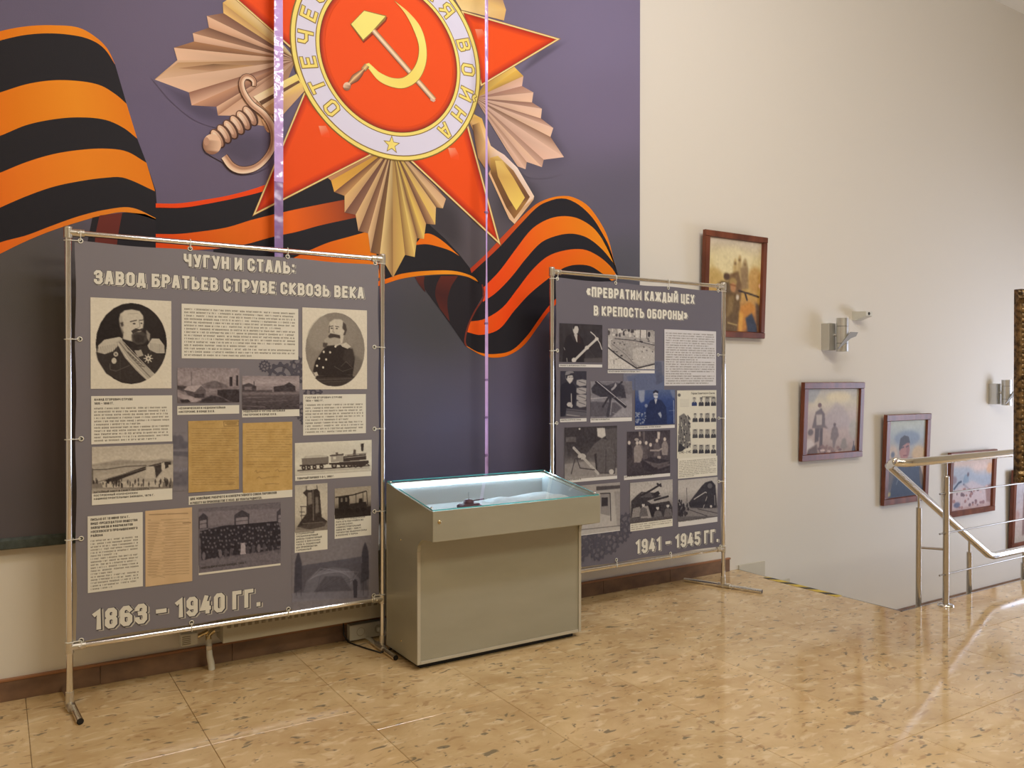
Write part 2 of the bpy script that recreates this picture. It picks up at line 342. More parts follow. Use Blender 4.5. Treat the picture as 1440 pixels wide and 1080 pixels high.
_O = [(.28, 0), (0, .14), (0, .86), (.28, 1), (.72, 1), (1, .86), (1, .14), (.72, 0), (.28, 0)]
_Z = [(.28, 1), (.72, 1), (.97, .87), (.97, .66), (.72, .54), (.3, .54)]
GL = {'А': (1, [[(0, 0), (.36, 1), (.64, 1), (1, 0)], [(.14, .28), (.86, .28)]]), 'Б': (1, [[(.95, 1), (0, 1), (0, 0), (.72, 0), (1, .14), (1, .44), (.72, .58), (0, .58)]]),
 'В': (1, [[(0, .54), (0, 1), (.7, 1), (.95, .87), (.95, .66), (.7, .54), (0, .54), (0, 0), (.72, 0), (1, .13), (1, .4), (.72, .54)]]), 'Г': (.85, [[(0, 0), (0, 1), (1, 1)]]),
 'Д': (1.1, [[(.16, .06), (.3, 1), (.74, 1), (.84, .06)], [(0, -.14), (0, .05), (1, .05), (1, -.14)]]), 'Е': (.85, [[(1, 1), (0, 1), (0, 0), (1, 0)], [(0, .52), (.85, .52)]]),
 'Ж': (1.7, [[(.5, 0), (.5, 1)], [(0, 1), (.36, .5), (0, 0)], [(1, 1), (.64, .5), (1, 0)], [(.36, .5), (.64, .5)]]), 'З': (1, [[(0, .8), (0, .86), (.28, 1), (.72, 1), (.97, .87), (.97, .66), (.72, .54), (.3, .54)], [(.6, .54), (.72, .54), (1, .4), (1, .14), (.72, 0), (.28, 0), (0, .14), (0, .22)]]),
 'И': (1.05, [[(0, 1), (0, 0)], [(0, .1), (1, .9)], [(1, 1), (1, 0)]]), 'Й': (1.05, [[(0, 1), (0, 0)], [(0, .1), (1, .9)], [(1, 1), (1, 0)], [(.22, 1.32), (.4, 1.2), (.6, 1.2), (.78, 1.32)]]),
 'К': (1, [[(0, 0), (0, 1)], [(1, 1), (.12, .5), (1, 0)]]), 'Л': (1, [[(0, 0), (.36, 1), (.64, 1), (1, 0)]]), 'М': (1.35, [[(0, 0), (0, 1), (.5, .3), (1, 1), (1, 0)]]), 'Н': (1, [[(0, 0), (0, 1)], [(1, 0), (1, 1)], [(0, .52), (1, .52)]]),
 'О': (1, [_O]), 'П': (1, [[(0, 0), (0, 1), (1, 1), (1, 0)]]), 'Р': (1, [[(0, 0), (0, 1), (.72, 1), (1, .86), (1, .56), (.72, .43), (0, .43)]]), 'С': (1, [[(1, .74), (1, .86), (.72, 1), (.28, 1), (0, .86), (0, .14), (.28, 0), (.72, 0), (1, .14), (1, .26)]]),
 'Т': (1, [[(0, 1), (1, 1)], [(.5, 1), (.5, 0)]]), 'У': (1, [[(1, 1), (.5, 0), (.15, 0)], [(0, 1), (.56, .3)]]), 'Ф': (1.3, [[(.5, 0), (.5, 1)], [(.2, .3), (0, .42), (0, .72), (.2, .85), (.8, .85), (1, .72), (1, .42), (.8, .3), (.2, .3)]]), 'Х': (1, [[(0, 0), (1, 1)], [(0, 1), (1, 0)]]),
 'Ц': (1.05, [[(0, 1), (0, .0), (1, .0)], [(.92, 1), (.92, 0)], [(1.02, .02), (1.02, -.16)]]), 'Ч': (1, [[(0, 1), (0, .6), (.25, .45), (1, .45)], [(1, 1), (1, 0)]]), 'Ш': (1.4, [[(0, 1), (0, 0), (1, 0), (1, 1)], [(.5, 0), (.5, 1)]]), 'Щ': (1.45, [[(0, 1), (0, 0), (1.1, 0), (1.1, -.14)], [(.95, 0), (.95, 1)], [(.48, 0), (.48, 1)]]),
 'Ь': (1, [[(0, 1), (0, 0), (.72, 0), (1, .14), (1, .44), (.72, .58), (0, .58)]]), 'Ы': (1.45, [[(0, 1), (0, 0), (.42, 0), (.62, .14), (.62, .44), (.42, .58), (0, .58)], [(1, 0), (1, 1)]]), 'Э': (1, [[(0, .8), (0, .86), (.28, 1), (.72, 1), (1, .86), (1, .14), (.72, 0), (.28, 0), (0, .14), (0, .2)], [(.4, .52), (1, .52)]]),
 'Ю': (1.45, [[(0, 0), (0, 1)], [(0, .5), (.4, .5)], [(.56, 0), (.4, .14), (.4, .86), (.56, 1), (.84, 1), (1, .86), (1, .14), (.84, 0), (.56, 0)]]), 'Я': (1, [[(1, 0), (1, 1), (.28, 1), (0, .86), (0, .56), (.28, .43), (1, .43)], [(.45, .43), (0, 0)]]),
 'X': (1, [[(0, 0), (1, 1)], [(0, 1), (1, 0)]]), 'I': (.25, [[(.5, 0), (.5, 1)]]), '0': (1, [_O]), '1': (.62, [[(0, .84), (.8, 1), (.8, 0)]]), '2': (1, [[(0, .78), (0, .86), (.28, 1), (.72, 1), (1, .86), (1, .62), (0, 0), (1, 0)]]), '3': (1, [[(0, .8), (0, .86), (.28, 1), (.72, 1), (.97, .87), (.97, .66), (.72, .54), (.3, .54)], [(.6, .54), (.72, .54), (1, .4), (1, .14), (.72, 0), (.28, 0), (0, .14), (0, .22)]]),
 '4': (1, [[(1, .26), (0, .26), (.55, 1)], [(.74, .62), (.74, 0)]]), '5': (1, [[(1, 1), (0, 1), (0, .56), (.72, .56), (1, .42), (1, .14), (.72, 0), (.28, 0), (0, .14)]]), '6': (1, [[(1, .84), (.72, 1), (.28, 1), (0, .86), (0, .14), (.28, 0), (.72, 0), (1, .14), (1, .42), (.72, .56), (0, .56)]]), '7': (1, [[(0, 1), (1, 1), (.4, 0)]]),
 '8': (1, [[(.28, .54), (.03, .66), (.03, .87), (.28, 1), (.72, 1), (.97, .87), (.97, .66), (.72, .54), (.28, .54), (0, .4), (0, .13), (.28, 0), (.72, 0), (1, .13), (1, .4), (.72, .54)]]), '9': (1, [[(0, .16), (.28, 0), (.72, 0), (1, .14), (1, .86), (.72, 1), (.28, 1), (0, .86), (0, .58), (.28, .44), (1, .44)]]),
 '–': (1, [[(0, .5), (1, .5)]]), '-': (.5, [[(0, .5), (1, .5)]]), '.': (.1, [[(.5, -.02), (.5, .06)]]), ',': (.1, [[(.6, .05), (.2, -.14)]]), ':': (.1, [[(.5, .12), (.5, .2)], [(.5, .68), (.5, .76)]]), '№': (1.6, [[(0, 0), (0, 1), (.5, 0), (.5, 1)], [(.75, .6), (.75, .9), (1, .9), (1, .6), (.75, .6)]]),
 '«': (.9, [[(.45, .8), (.05, .5), (.45, .2)], [(1, .8), (.6, .5), (1, .2)]]), '»': (.9, [[(0, .8), (.4, .5), (0, .2)], [(.55, .8), (.95, .5), (.55, .2)]])}
def band(P, hw):
    P = np.array(P, float); n = len(P); cl = n > 3 and np.allclose(P[0], P[-1])
    if cl: P = P[:-1]; n -= 1
    L = []; Rr = []
    for i in range(n):
        if cl or 0 < i < n-1:
            a = P[i]-P[i-1]; b = P[(i+1) % n]-P[i]; a /= np.linalg.norm(a); b /= np.linalg.norm(b); na = np.array([-a[1], a[0]]); nb = np.array([-b[1], b[0]]); m_ = na+nb; q = np.linalg.norm(m_)
            m_ = m_/q if q > .1 else na; k = min(1/max(m_@na, .1), 1.7); p = P[i]
        else:
            a = P[1]-P[0] if i == 0 else P[-1]-P[-2]; a /= np.linalg.norm(a); m_ = np.array([-a[1], a[0]]); k = 1; p = P[i]-a*hw*(.75 if i == 0 else -.75)
        L.append(p+m_*hw*k); Rr.append(p-m_*hw*k)
    m = n if cl else n-1
    return L+Rr, [(i, (i+1) % n, n+(i+1) % n, n+i) for i in range(m)]
def stroke_geo(st, asp=.40, t=.2, gap=.16):
    """condensed stroke lettering: returns polylines with cap height 1 and the total width"""
    x = 0; out = []
    for ch in st:
        if ch == ' ': x += asp*.75; continue
        w_, ls = GL.get(ch, GL['О']); w = asp*w_; out += [[(x+t/2+p[0]*w, t/2+p[1]*(1-t)) for p in l] for l in ls]; x += w+t+gap
    return out, x-gap
def put_stroke(mb, st, x0, x1, zb, zh, y, col, t=.2, grow=0, dx=0, dz=0, eps=2e-5):
    ls, W_ = stroke_geo(st, t=t); sx = (x1-x0)/(W_*zh)
    for k, l in enumerate(ls):
        P = [(x0+dx+p[0]*zh*sx, zb+dz+p[1]*zh) for p in l]; V, Fs = band(P, (t*.5+grow)*zh*min(1, .5+.5*sx)); nh = len(V)//2; mb.add([(v[0], y-eps*(k % 4)-9e-6*(i_ % nh), v[1]) for i_, v in enumerate(V)], Fs, col)
# ------------------------------------------------------------ grid pictures (printed photographs and paintings as coloured grids)
class Pic:
    def __init__(s, Y, zoom, tl, br, cell=.003, lo=(30, 26, 28), hi=(222, 210, 184), bg=.5, pxr=False, mapf=None):
        s.zo = zoom; s.Y = Y; s.mapf = mapf
        a = s.pl(tl); b = s.pl(br); s.x0, s.z1 = a; s.x1, s.z0 = b
        s.W = max(4, int(round((s.x1-s.x0)/cell))); s.H = max(4, int(round((s.z1-s.z0)/cell))); s.cell = (s.x1-s.x0)/s.W
        s.T = np.full((s.H, s.W, 3), 0.0); s.lo = np.array(lo, float); s.hi = np.array(hi, float); s.T[:] = s.tone(bg)
        yy, xx = np.mgrid[0:s.H, 0:s.W]; s.gx = xx+.5; s.gy = yy+.5
    def tone(s, t): return np.array(t, float) if hasattr(t, '__len__') else s.lo+(s.hi-s.lo)*t
    def pl(s, p):
        z = s.zo; q = onY(z[0]+p[0]*z[2], z[1]+p[1]*z[2], s.Y); return (q[0], q[2])
    def t(s, pts):
        o = []
        for p in pts: q = s.pl(p); o.append(((q[0]-s.x0)/(s.x1-s.x0)*s.W, (s.z1-q[1])/(s.z1-s.z0)*s.H))
        return np.array(o)
    def put(s, mask, t, a=1): mask = (mask*a)[..., None]; s.T = s.T*(1-mask)+s.tone(t)*mask
    def p(s, t, *pts, a=1, soft=0):
        P = s.t(pts); m = np.zeros((s.H, s.W))
        for ox, oy in ((-.25, -.25), (.25, -.25), (-.25, .25), (.25, .25)):
            X = s.gx+ox; Yv = s.gy+oy; ins = np.zeros((s.H, s.W), bool); n = len(P)
            for i in range(n):
                x1, y1 = P[i]; x2, y2 = P[(i+1) % n]
                if y1 == y2: continue
                ins ^= ((y1 > Yv) != (y2 > Yv)) & (X < (x2-x1)*(Yv-y1)/(y2-y1)+x1)
            m += ins*.25
        for _ in range(int(soft)): m = s.blurm(m)
        s.put(m, t, a); return s
    def blurm(s, m):
        q = np.pad(m, 1, mode='edge'); return (q[:-2, 1:-1]+q[2:, 1:-1]+q[1:-1, :-2]+q[1:-1, 2:]+2*m)/6
    def outside(s, t, cx, cy, rx, ry):
        C_ = s.t([(cx, cy)])[0]; ex = s.t([(cx+rx, cy)])[0]; ey = s.t([(cx, cy+ry)])[0]; r1 = ex-C_; r2 = ey-C_; M2 = np.linalg.inv(np.array([[r1[0], r2[0]], [r1[1], r2[1]]]))
        dx = s.gx-C_[0]; dy = s.gy-C_[1]; u = M2[0, 0]*dx+M2[0, 1]*dy; v = M2[1, 0]*dx+M2[1, 1]*dy; R_ = np.hypot(u, v)
        s.put(np.clip((R_-1)*np.hypot(*r1)+.5, 0, 1), t); return s
    def e(s, t, cx, cy, rx, ry, a=1, soft=0):
        return s.p(t, *[(cx+rx*math.cos(k*math.pi/12), cy+ry*math.sin(k*math.pi/12)) for k in range(24)], a=a, soft=soft)
    def l(s, t, pts, wd, a=1):
        P = s.t(pts); wv = wd*s.scl()
        m = np.zeros((s.H, s.W))
        for i in range(len(P)-1):
            d = P[i+1]-P[i]; L = d@d+1e-9; u = np.clip(((s.gx-P[i][0])*d[0]+(s.gy-P[i][1])*d[1])/L, 0, 1)
            D = np.hypot(s.gx-P[i][0]-u*d[0], s.gy-P[i][1]-u*d[1]); m = np.maximum(m, np.clip(wv/2-D+.5, 0, 1))
        s.put(m, t, a); return s
    def scl(s): q = s.t([(0, 0), (10, 0)]); return abs(q[1][0]-q[0][0])/10
    def g(s, *tones):
        for i in range(s.H):
            u = i/(s.H-1)*(len(tones)-1); k = min(int(u), len(tones)-2); s.T[i] = s.tone(tones[k])*(1-(u-k))+s.tone(tones[k+1])*(u-k)
        return s
    def noise(s, amp, sc_=1, seed=0, sy=None):
        amp = amp*.65
        r = np.random.default_rng(seed+int(s.x0*1000)); h = max(2, int(s.H/(sy or sc_))+2); v = max(2, int(s.W/sc_)+2); n = r.standard_normal((h, v))
        yi = np.linspace(0, h-1.001, s.H); xi = np.linspace(0, v-1.001, s.W); y0 = yi.astype(int); x0 = xi.astype(int); fy = (yi-y0)[:, None]; fx = (xi-x0)[None]
        N = n[y0][:, x0]*(1-fy)*(1-fx)+n[y0][:, x0+1]*(1-fy)*fx+n[y0+1][:, x0]*fy*(1-fx)+n[y0+1][:, x0+1]*fy*fx
        s.T += (N*amp)[..., None]; return s
    def crowd(s, x0, y0, x1, y1, n, rx, ry, tones, seed=1):
        r = random.Random(seed)
        for _ in range(n): s.e(r.choice(tones), r.uniform(x0, x1), r.uniform(y0, y1), rx*r.uniform(.6, 1.3), ry*r.uniform(.6, 1.3), a=.9)
        return s
    def cols(s, k=KL):
        T = np.clip(s.T, 0, 255)/255; L = np.where(T <= .04045, T/12.92, ((T+.055)/1.055)**2.4)/np.array(k); return np.clip(L, 0, .92)
    def build(s, name, y, parent, mt='print', frame=0, thick=.0):
        mb = MB(); H, W = s.H, s.W; xs = np.linspace(s.x0, s.x1, W); zs = np.linspace(s.z1, s.z0, H)
        X, Z = np.meshgrid(xs, zs); V = np.stack([X.ravel(), np.full(X.size, y), Z.ravel()], 1)
        i = np.arange((H-1)*(W-1)); r_, c_ = i//(W-1), i % (W-1); b = r_*W+c_
        F_ = np.stack([b, b+W, b+W+1, b+1], 1)
        mb.v.append(V); mb.n = len(V); mb.c.append(s.cols().reshape(-1, 3)); mb.f = [tuple(q) for q in F_.tolist()]; mb.mi = [0]*len(F_); mb.sm = [False]*len(F_)
        return mb.build(name, M[mt], parent, True)
# ============================================================ SETTING
YW = 4.255; XS = 4.70; YS = 2.935; ZC = 5.17; ZL = -0.70
XMIN, XMAX, YMIN = -3.5, 10.3, -5.0
def boxobj(name, a, b, m, parent=None): return MB().box(a, b).build(name, m, parent)
struct(boxobj('wall_back', (XMIN, YW, ZL-.1), (XMAX, YW+.2, ZC), M['wall']), 'pale beige wall behind the mural and down the stairwell')
struct(boxobj('wall_left', (XMIN-.2, YMIN, -.1), (XMIN, YW+.2, ZC), M['wall']))
struct(boxobj('wall_right', (XMAX, YMIN, ZL-.1), (XMAX+.2, YW+.2, ZC), M['wall']))
struct(boxobj('wall_front', (XMIN-.2, YMIN-.2, -.1), (XMAX+.2, YMIN, ZC), M['wall']))
struct(boxobj('ceiling', (XMIN-.2, YMIN-.2, ZC), (XMAX+.2, YW+.2, ZC+.2), M['ceil']))
# floor: marble slabs as parts over a bed
fl = MB(); TX0, TX1, TY0 = -1.09, 6.71, 0.69
fl.box((XMIN, YMIN, -.16), (XMAX, TY0, 0)); fl.box((XMIN, TY0, -.16), (TX0, YW, 0)); fl.box((TX1, TY0, -.16), (XMAX, YS, 0))
fl.box((TX0, TY0, -.16), (XS, YW, -.014)); fl.box((XS, TY0, -.16), (TX1, YS, -.014))
floor = struct(fl.build('floor', M['floor']), 'polished tan marble floor with dark flecks')
_tile = {}
def tile(x0, y0, x1, y1):
    g = .0009; w_, d_ = x1-x0-2*g, y1-y0-2*g; k = (round(w_, 3), round(d_, 3))
    if k not in _tile:
        c = .0013; h = .0135; pr = [(0, 0, -h), (w_, 0, -h), (w_, d_, -h), (0, d_, -h), (0, 0, -c), (w_, 0, -c), (w_, d_, -c), (0, d_, -c), (c, c, 0), (w_-c, c, 0), (w_-c, d_-c, 0), (c, d_-c, 0)]
        me = bpy.data.meshes.new('floor_tile'); me.from_pydata(pr, [], [(0, 1, 5, 4), (1, 2, 6, 5), (2, 3, 7, 6), (3, 0, 4, 7), (4, 5, 9, 8), (5, 6, 10, 9), (6, 7, 11, 10), (7, 4, 8, 11), (8, 9, 10, 11), (3, 2, 1, 0)])
        me.materials.append(M['floor']); _tile[k] = me
    o = bpy.data.objects.new('floor_tile', _tile[k]); COL.objects.link(o); o.parent = floor; o.location = (x0+g, y0+g, 0)
i = 0
x = TX0
while x < TX1-.01:
    x1 = x+.6; ys = [1.29+.6*k for k in range(6)] if x > 1.2 else [.915+.6*k for k in range(6)]
    ys = [TY0]+ys
    for a in range(len(ys)):
        y0 = ys[a]; y1 = ys[a+1] if a+1 < len(ys) else 9
        if y0 >= YW-.02: continue
        spans = []
        if x1 <= XS+.001: spans.append((x, x1, y0, min(y1, YW)))
        elif x >= XS-.02: 
            if y0 < YS: spans.append((x, x1, y0, min(y1, YS)))
        else:
            if y1 <= YS: spans.append((x, x1, y0, y1))
            elif y0 >= YS: spans.append((x, XS, y0, min(y1, YW)))
            else: spans.append((x, XS, y0, min(y1, YW))); spans.append((XS, x1, y0, YS))
        for p in spans:
            if p[1]-p[0] > .02 and p[3]-p[2] > .02: tile(p[0], p[2], p[1], p[3])
    x = x1
# nosing along the stairwell edge
mb = MB(); mb.box((XS, YS, -.16), (XS+.012, YW, .001)); mb.box((XS, YS, -.16), (TX1, YS+.012, .001))
struct(mb.build('trim_1', M['steel']), 'thin metal edge strip along the stairwell floor')
# stairs down along the wall
st = MB(); NST = 4; RI = .175; TR = .29
for k in range(NST): st.box((XS+.012+TR*k, YS+.012, ZL-.1), (XS+.012+TR*(k+1), YW, -RI*(k+1)+(.0 if k < NST-1 else 0)))
stairs = struct(st.build('stair_flight', M['step']), 'stone steps leading down from the hall floor')
struct(boxobj('landing_floor', (XS+.012+TR*NST, .2, ZL-.1), (XMAX, YW, ZL), M['floor']), 'lower landing of the stairwell')
struct(boxobj('wall_stair_side', (XS+.02, YS-.12, ZL-.1), (XMAX, YS, -.16), M['wall']), 'side wall under the floor edge beside the stairs')
# stepped skirting on the wall beside the steps
for k in range(NST+1):
    x0 = XS+.014+TR*k; x1 = x0+TR-.004 if k < NST else XMAX; zt = -RI*(k+1)+.205 if k < NST else ZL+.09
    mbs = MB().bbox((x0, YW-.014, max(ZL, -RI*(k+1)) if k < NST else ZL), (x1, YW, zt), .002)
    o = mbs.build('skirting_piece', M['skirt'] if k < NST else M['base'], stairs)
# baseboard of stone pieces with a wooden cap line
bb = struct(boxobj('baseboard_back', (XMIN, YW-.006, 0), (4.62, YW, .086), M['base']), 'dark red-brown stone baseboard under the mural')
x = -1.09+.3
while x < 4.6:
    x1 = min(x+.6, 4.615); MB().bbox((x+.0008, YW-.016, 0), (x1-.0008, YW-.004, .088), .0012).build('baseboard_tile', M['base'], bb); x = x1
MB().bbox((XMIN, YW-.019, .088), (4.618, YW, .100), .002).build('cap_strip', M['basecap'], bb)
# ceiling fittings the lights come from (outside the frame)
# ============================================================ MURAL
YM = YW-.040
BGS = [((30, 10), (100, 90, 106)), ((230, 35), (110, 97, 114)), ((200, 200), (103, 91, 110)), ((305, 245), (102, 89, 104)), ((290, 160), (96, 84, 102)), ((860, 60), (128, 114, 134)), ((860, 150), (122, 108, 126)), ((880, 300), (98, 90, 100)),
       ((884, 370), (86, 82, 84)), ((610, 450), (73, 70, 70)), ((620, 620), (79, 76, 92)), ((570, 565), (80, 76, 86)), ((50, 400), (68, 63, 58)), ((50, 600), (70, 62, 60)), ((50, 720), (64, 58, 56)), ((750, 565), (66, 59, 69)), ((740, 600), (74, 68, 80)),
       ((660, 347), (88, 78, 78)), ((450, 600), (74, 68, 76)), ((300, 700), (66, 60, 62)), ((870, 700), (72, 66, 76))]
BGK = [1.03, .985, 1.03, 1.02, 1.08, .94, .95, .99, 1.01, 1.0, 1.14, 1.1, 1.25, 1.34, 1.36, 1.36, 1.36, 1.01, 1.1, 1.15, 1.25]
for i_, kk in enumerate(BGK): BGS[i_] = (BGS[i_][0], tuple(c*kk for c in BGS[i_][1]))
def bg(px, py, obs=False):
    W_ = 0; c = np.zeros(3)
    for (a, b), col in BGS: q = 1/(((px-a)**2+(py-b)**2)+900)**1.5; W_ += q; c += q*np.array(col)
    c /= W_; return tuple(c) if obs else A(*c)
fw_inv = None
def proj(P):
    d = np.array(P)-CAM; z = d@fw; return 720+FPX*(d@rt)/z, 540-FPX*(d@upv)/z
MX0, MX1, MZ0, MZ1 = -1.2, 3.705, .680, 4.95
mural = empty('wall_mural', (MX1/2, YM, MZ0), 'huge violet wall mural of a red star order and orange-black ribbon', 'mural')
nx, nz = 70, 56; V = []; Cc = []
for j in range(nz+1):
    for i in range(nx+1):
        x = MX0+(MX1-MX0)*i/nx; z = MZ0+(MZ1-MZ0)*j/nz; V.append((x, YM, z)); p = proj((max(x, -.6), YM, z)); Cc.append(bg(min(max(p[0], -60), 1000), min(max(p[1], -60), 800)))
mb = MB(); mb.add(V, [(j*(nx+1)+i, j*(nx+1)+i+1, (j+1)*(nx+1)+i+1, (j+1)*(nx+1)+i) for j in range(nz) for i in range(nx)], Cc)
mb.build('canvas', M['mural'], mural, True)
MB().bbox((MX0, YM+.0005, MZ0), (MX1, YW, MZ1), .0004).build('canvas_backing', M['black'], mural)
hp = [(YM-.014, MZ0+.004), (YM-.010, MZ0), (YM+.002, MZ0-.002), (YM+.003, MZ0+.04), (YM-.002, MZ0+.05), (YM-.012, MZ0+.038)]
MB().prism(hp, MX0, MX1).build('hem_sleeve', M['hem'], mural)
OR1, OR2, OR3 = A(232, 124, 8), A(236, 104, 6), A(240, 70, 4); BK = A(31, 28, 32); BK2 = A(36, 31, 35)
f = Flat(YM-.0006)
f.soft([(596, 262), (640, 285), (652, 330), (646, 352), (620, 338), (600, 326)], .3, .5, bg)
f.soft([(700, 235), (722, 240), (752, 262), (760, 286), (735, 318), (700, 300)], .25, .55, bg)
f.poly([(160, 88), (222, 309), (219, 268), (206, 229), (193, 195), (178, 146)], BK)
f.up()
# --- left ribbon loop
a_ = [(-60, 75), (-30, 55), (0, 44), (37, 37), (74, 35.5), (111, 39), (137, 54), (152, 70), (162, 91)]
b_ = [(-60, 88), (-30, 66), (0, 57), (37, 49), (74, 47), (111, 51), (133, 58.5), (148, 70), (162, 91)]
c_ = [(-60, 150), (-30, 138), (0, 130), (37, 118.5), (74, 113), (111, 114), (141, 120), (163, 133), (178, 146)]
d_ = [(-60, 215), (-30, 200), (0, 191), (37, 176), (74, 168), (111, 165), (148, 168.5), (174, 180), (193, 195)]
e_ = [(-60, 275), (-30, 255), (0, 243), (37, 228), (74, 217), (111, 211), (148, 209), (178, 213), (206, 229)]
g_ = [(-60, 320), (-30, 306), (0, 292), (37, 276), (74, 263), (111, 255), (148, 250), (174, 250), (218, 269)]
h_ = [(-60, 368), (-30, 355), (0, 341), (37, 331), (74, 317), (111, 304), (148, 295), (185, 292), (222, 308)]
i_ = [(-60, 386), (-30, 372), (0, 357), (37, 339), (74, 324), (111, 312), (148, 302), (178, 298.5), (222, 310)]
ol = [OR2, OR1, A(242, 140, 22), OR1]
f.strip(a_, b_, ol); f.strip(b_, c_, [BK, BK]); f.strip(c_, d_, [A(232, 104, 18), OR1, A(244, 142, 22), OR1]); f.strip(d_, e_, [BK, BK])
f.strip(e_, g_, [A(226, 92, 18), A(238, 120, 20), A(242, 134, 22), OR1]); f.strip(g_, h_, [BK, BK]); f.strip(h_, i_, [A(232, 90, 18), A(236, 120, 24), A(238, 140, 30)])
f.poly([(130, 306), (148, 302), (178, 298.5), (204, 301), (222, 309), (221, 330), (226, 420), (128, 420), (122, 345)], BK2); f.up(); f.poly([(140, 303), (172, 299), (166, 330), (156, 420), (130, 420), (134, 330)], A(110, 44, 34)); f.up()
# --- ribbon behind the star
f.up()
f.strip([(219, 286), (250, 286), (287, 281), (325, 274), (367, 262), (420, 240)], [(219, 292.5), (257, 292.5), (295, 286), (330, 279), (367, 270), (420, 252)], [OR3, OR3])
f.strip([(219, 292), (257, 292), (295, 286), (330, 279), (367, 270), (420, 252), (465, 240), (500, 240)], [(219, 329), (250, 329), (287, 325), (320, 319.5), (355, 309), (400, 298), (450, 287.5), (500, 278)], [BK, BK])
f.strip([(219, 329), (250, 329), (287, 325), (320, 319.5), (355, 309), (400, 298), (450, 287.5), (500, 278)], [(219, 352), (250, 352), (300, 350), (350, 342.5), (384, 333), (417.5, 326), (450, 317), (510, 304)], [OR3, OR2, A(240, 100, 14), A(120, 50, 30)])
f.strip([(300, 351), (330, 347), (350, 342.5), (384, 333), (417.5, 326), (450, 317), (510, 304)], [(300, 380), (360, 380), (400, 368), (440, 350), (462, 341), (487, 334), (530, 322)], [BK, BK])
f.strip([(380, 380), (410, 363), (440, 350), (462, 341), (487, 334), (530, 322)], [(380, 420), (430, 410), (480, 400), (520, 395), (535, 390), (545, 388)], [A(240, 100, 12), OR2, OR1])
f.up()
f.poly([(525, 330), (560, 300), (592, 300), (606, 318), (625, 335), (646, 358), (678, 399), (663, 388), (638, 381), (599, 381), (565, 385), (535, 394)], BK)
f.up()
f.strip([(586, 341), (597, 329), (608, 330), (625, 341), (646, 360)], [(580, 345), (600, 343.5), (620, 348), (634, 353), (646, 360)], [OR2, OR1])
f.strip([(530, 396), (542, 392.5), (565, 385), (599, 381), (638, 381), (663, 388), (678, 399)], [(530, 403), (542, 399), (565, 392), (599, 387), (638, 386), (659, 390), (676, 400)], [OR2, OR1, A(248, 150, 30), OR1])
# underside of the fold
f.poly([(583, 390), (610, 387), (638, 386), (659, 390), (678, 399), (679, 416), (667, 437), (657, 459), (652.5, 480), (655, 487.5), (634, 457), (618, 435), (598, 408)], BK2)
f.up()
f.strip([(584, 390), (588, 398), (595, 408)], [(597, 388), (596, 398), (598, 411)], [A(96, 40, 30), A(70, 30, 28)])
f.strip([(620, 388), (614, 400), (612, 415), (618, 433)], [(644, 388), (634, 404), (629, 425), (632, 452)], [A(96, 38, 28), A(70, 30, 28), A(90, 36, 28)])
# --- right ribbon loop
ra = [(661, 378), (684.5, 356), (706, 333), (727, 311.6), (752.6, 288), (769.7, 279.6), (786.7, 275.8), (803.8, 276.7), (825, 288), (842, 309.5), (855, 335), (865.5, 377.6), (870, 392)]
rb = [(663, 384), (701.5, 348), (731, 316), (757, 290), (774, 282), (787, 279), (799.5, 280.5), (816.5, 290), (833.6, 307), (846, 326.5), (857, 348), (870, 392)]
rc = [(679, 405), (701.5, 382), (727, 348), (748, 322), (769.7, 308.6), (791, 304), (812, 307), (833.6, 320), (848.5, 339), (860, 358)]
rd = [(679, 424.5), (697, 412), (718.6, 390), (740, 363), (761, 341), (782.5, 331.6), (804, 328.6), (825, 334), (846, 350), (865, 373)]
re_ = [(661, 452), (680, 449), (706, 433), (727, 407), (748, 380), (770, 360.6), (795, 352), (821, 351), (842, 360.6), (859, 375.5), (870, 392)]
rf = [(657, 467), (676, 471), (701.5, 463), (723, 437), (744, 414), (770, 392.5), (791, 377.6), (808, 372.5), (829, 374), (846, 384), (860, 395)]
rg = [(655.5, 486), (672, 495), (693, 498), (718.6, 493), (740, 473.5), (757, 450), (773, 429), (800, 405), (830, 395)]
rh = [(657, 488), (676, 499), (693, 503), (714, 500), (736, 486), (757, 458.6), (773, 437), (800, 412), (830, 400)]
f.up()
f.poly([(661, 380), (679, 405), (679, 424), (668, 452), (657, 467), (655.5, 487), (652, 480), (658, 458), (668, 436), (680, 417), (678, 399)], BK)
f.up()
f.strip(ra, rb, [A(190, 60, 30), A(200, 70, 20), OR1, OR1, OR1]); f.strip(rb, rc, [BK, BK])
f.strip(rc, rd, [A(240, 70, 12), A(248, 80, 12), OR2, OR1, A(244, 146, 20)])
f.strip(rd, re_, [BK, BK]); f.strip(re_, rf, [A(252, 90, 14), OR3, A(248, 84, 12), OR2, OR1]); f.strip(rf, rg, [BK, BK]); f.strip(rg, rh, [OR1, OR2, OR3, OR2])
f.up(); f.line([(678, 400), (680, 417), (668, 437), (658, 459), (653.5, 480), (656, 487)], 2.2, A(120, 48, 34), sm=20)
f.mb.build('ribbon_print', M['mural'], mural, True)
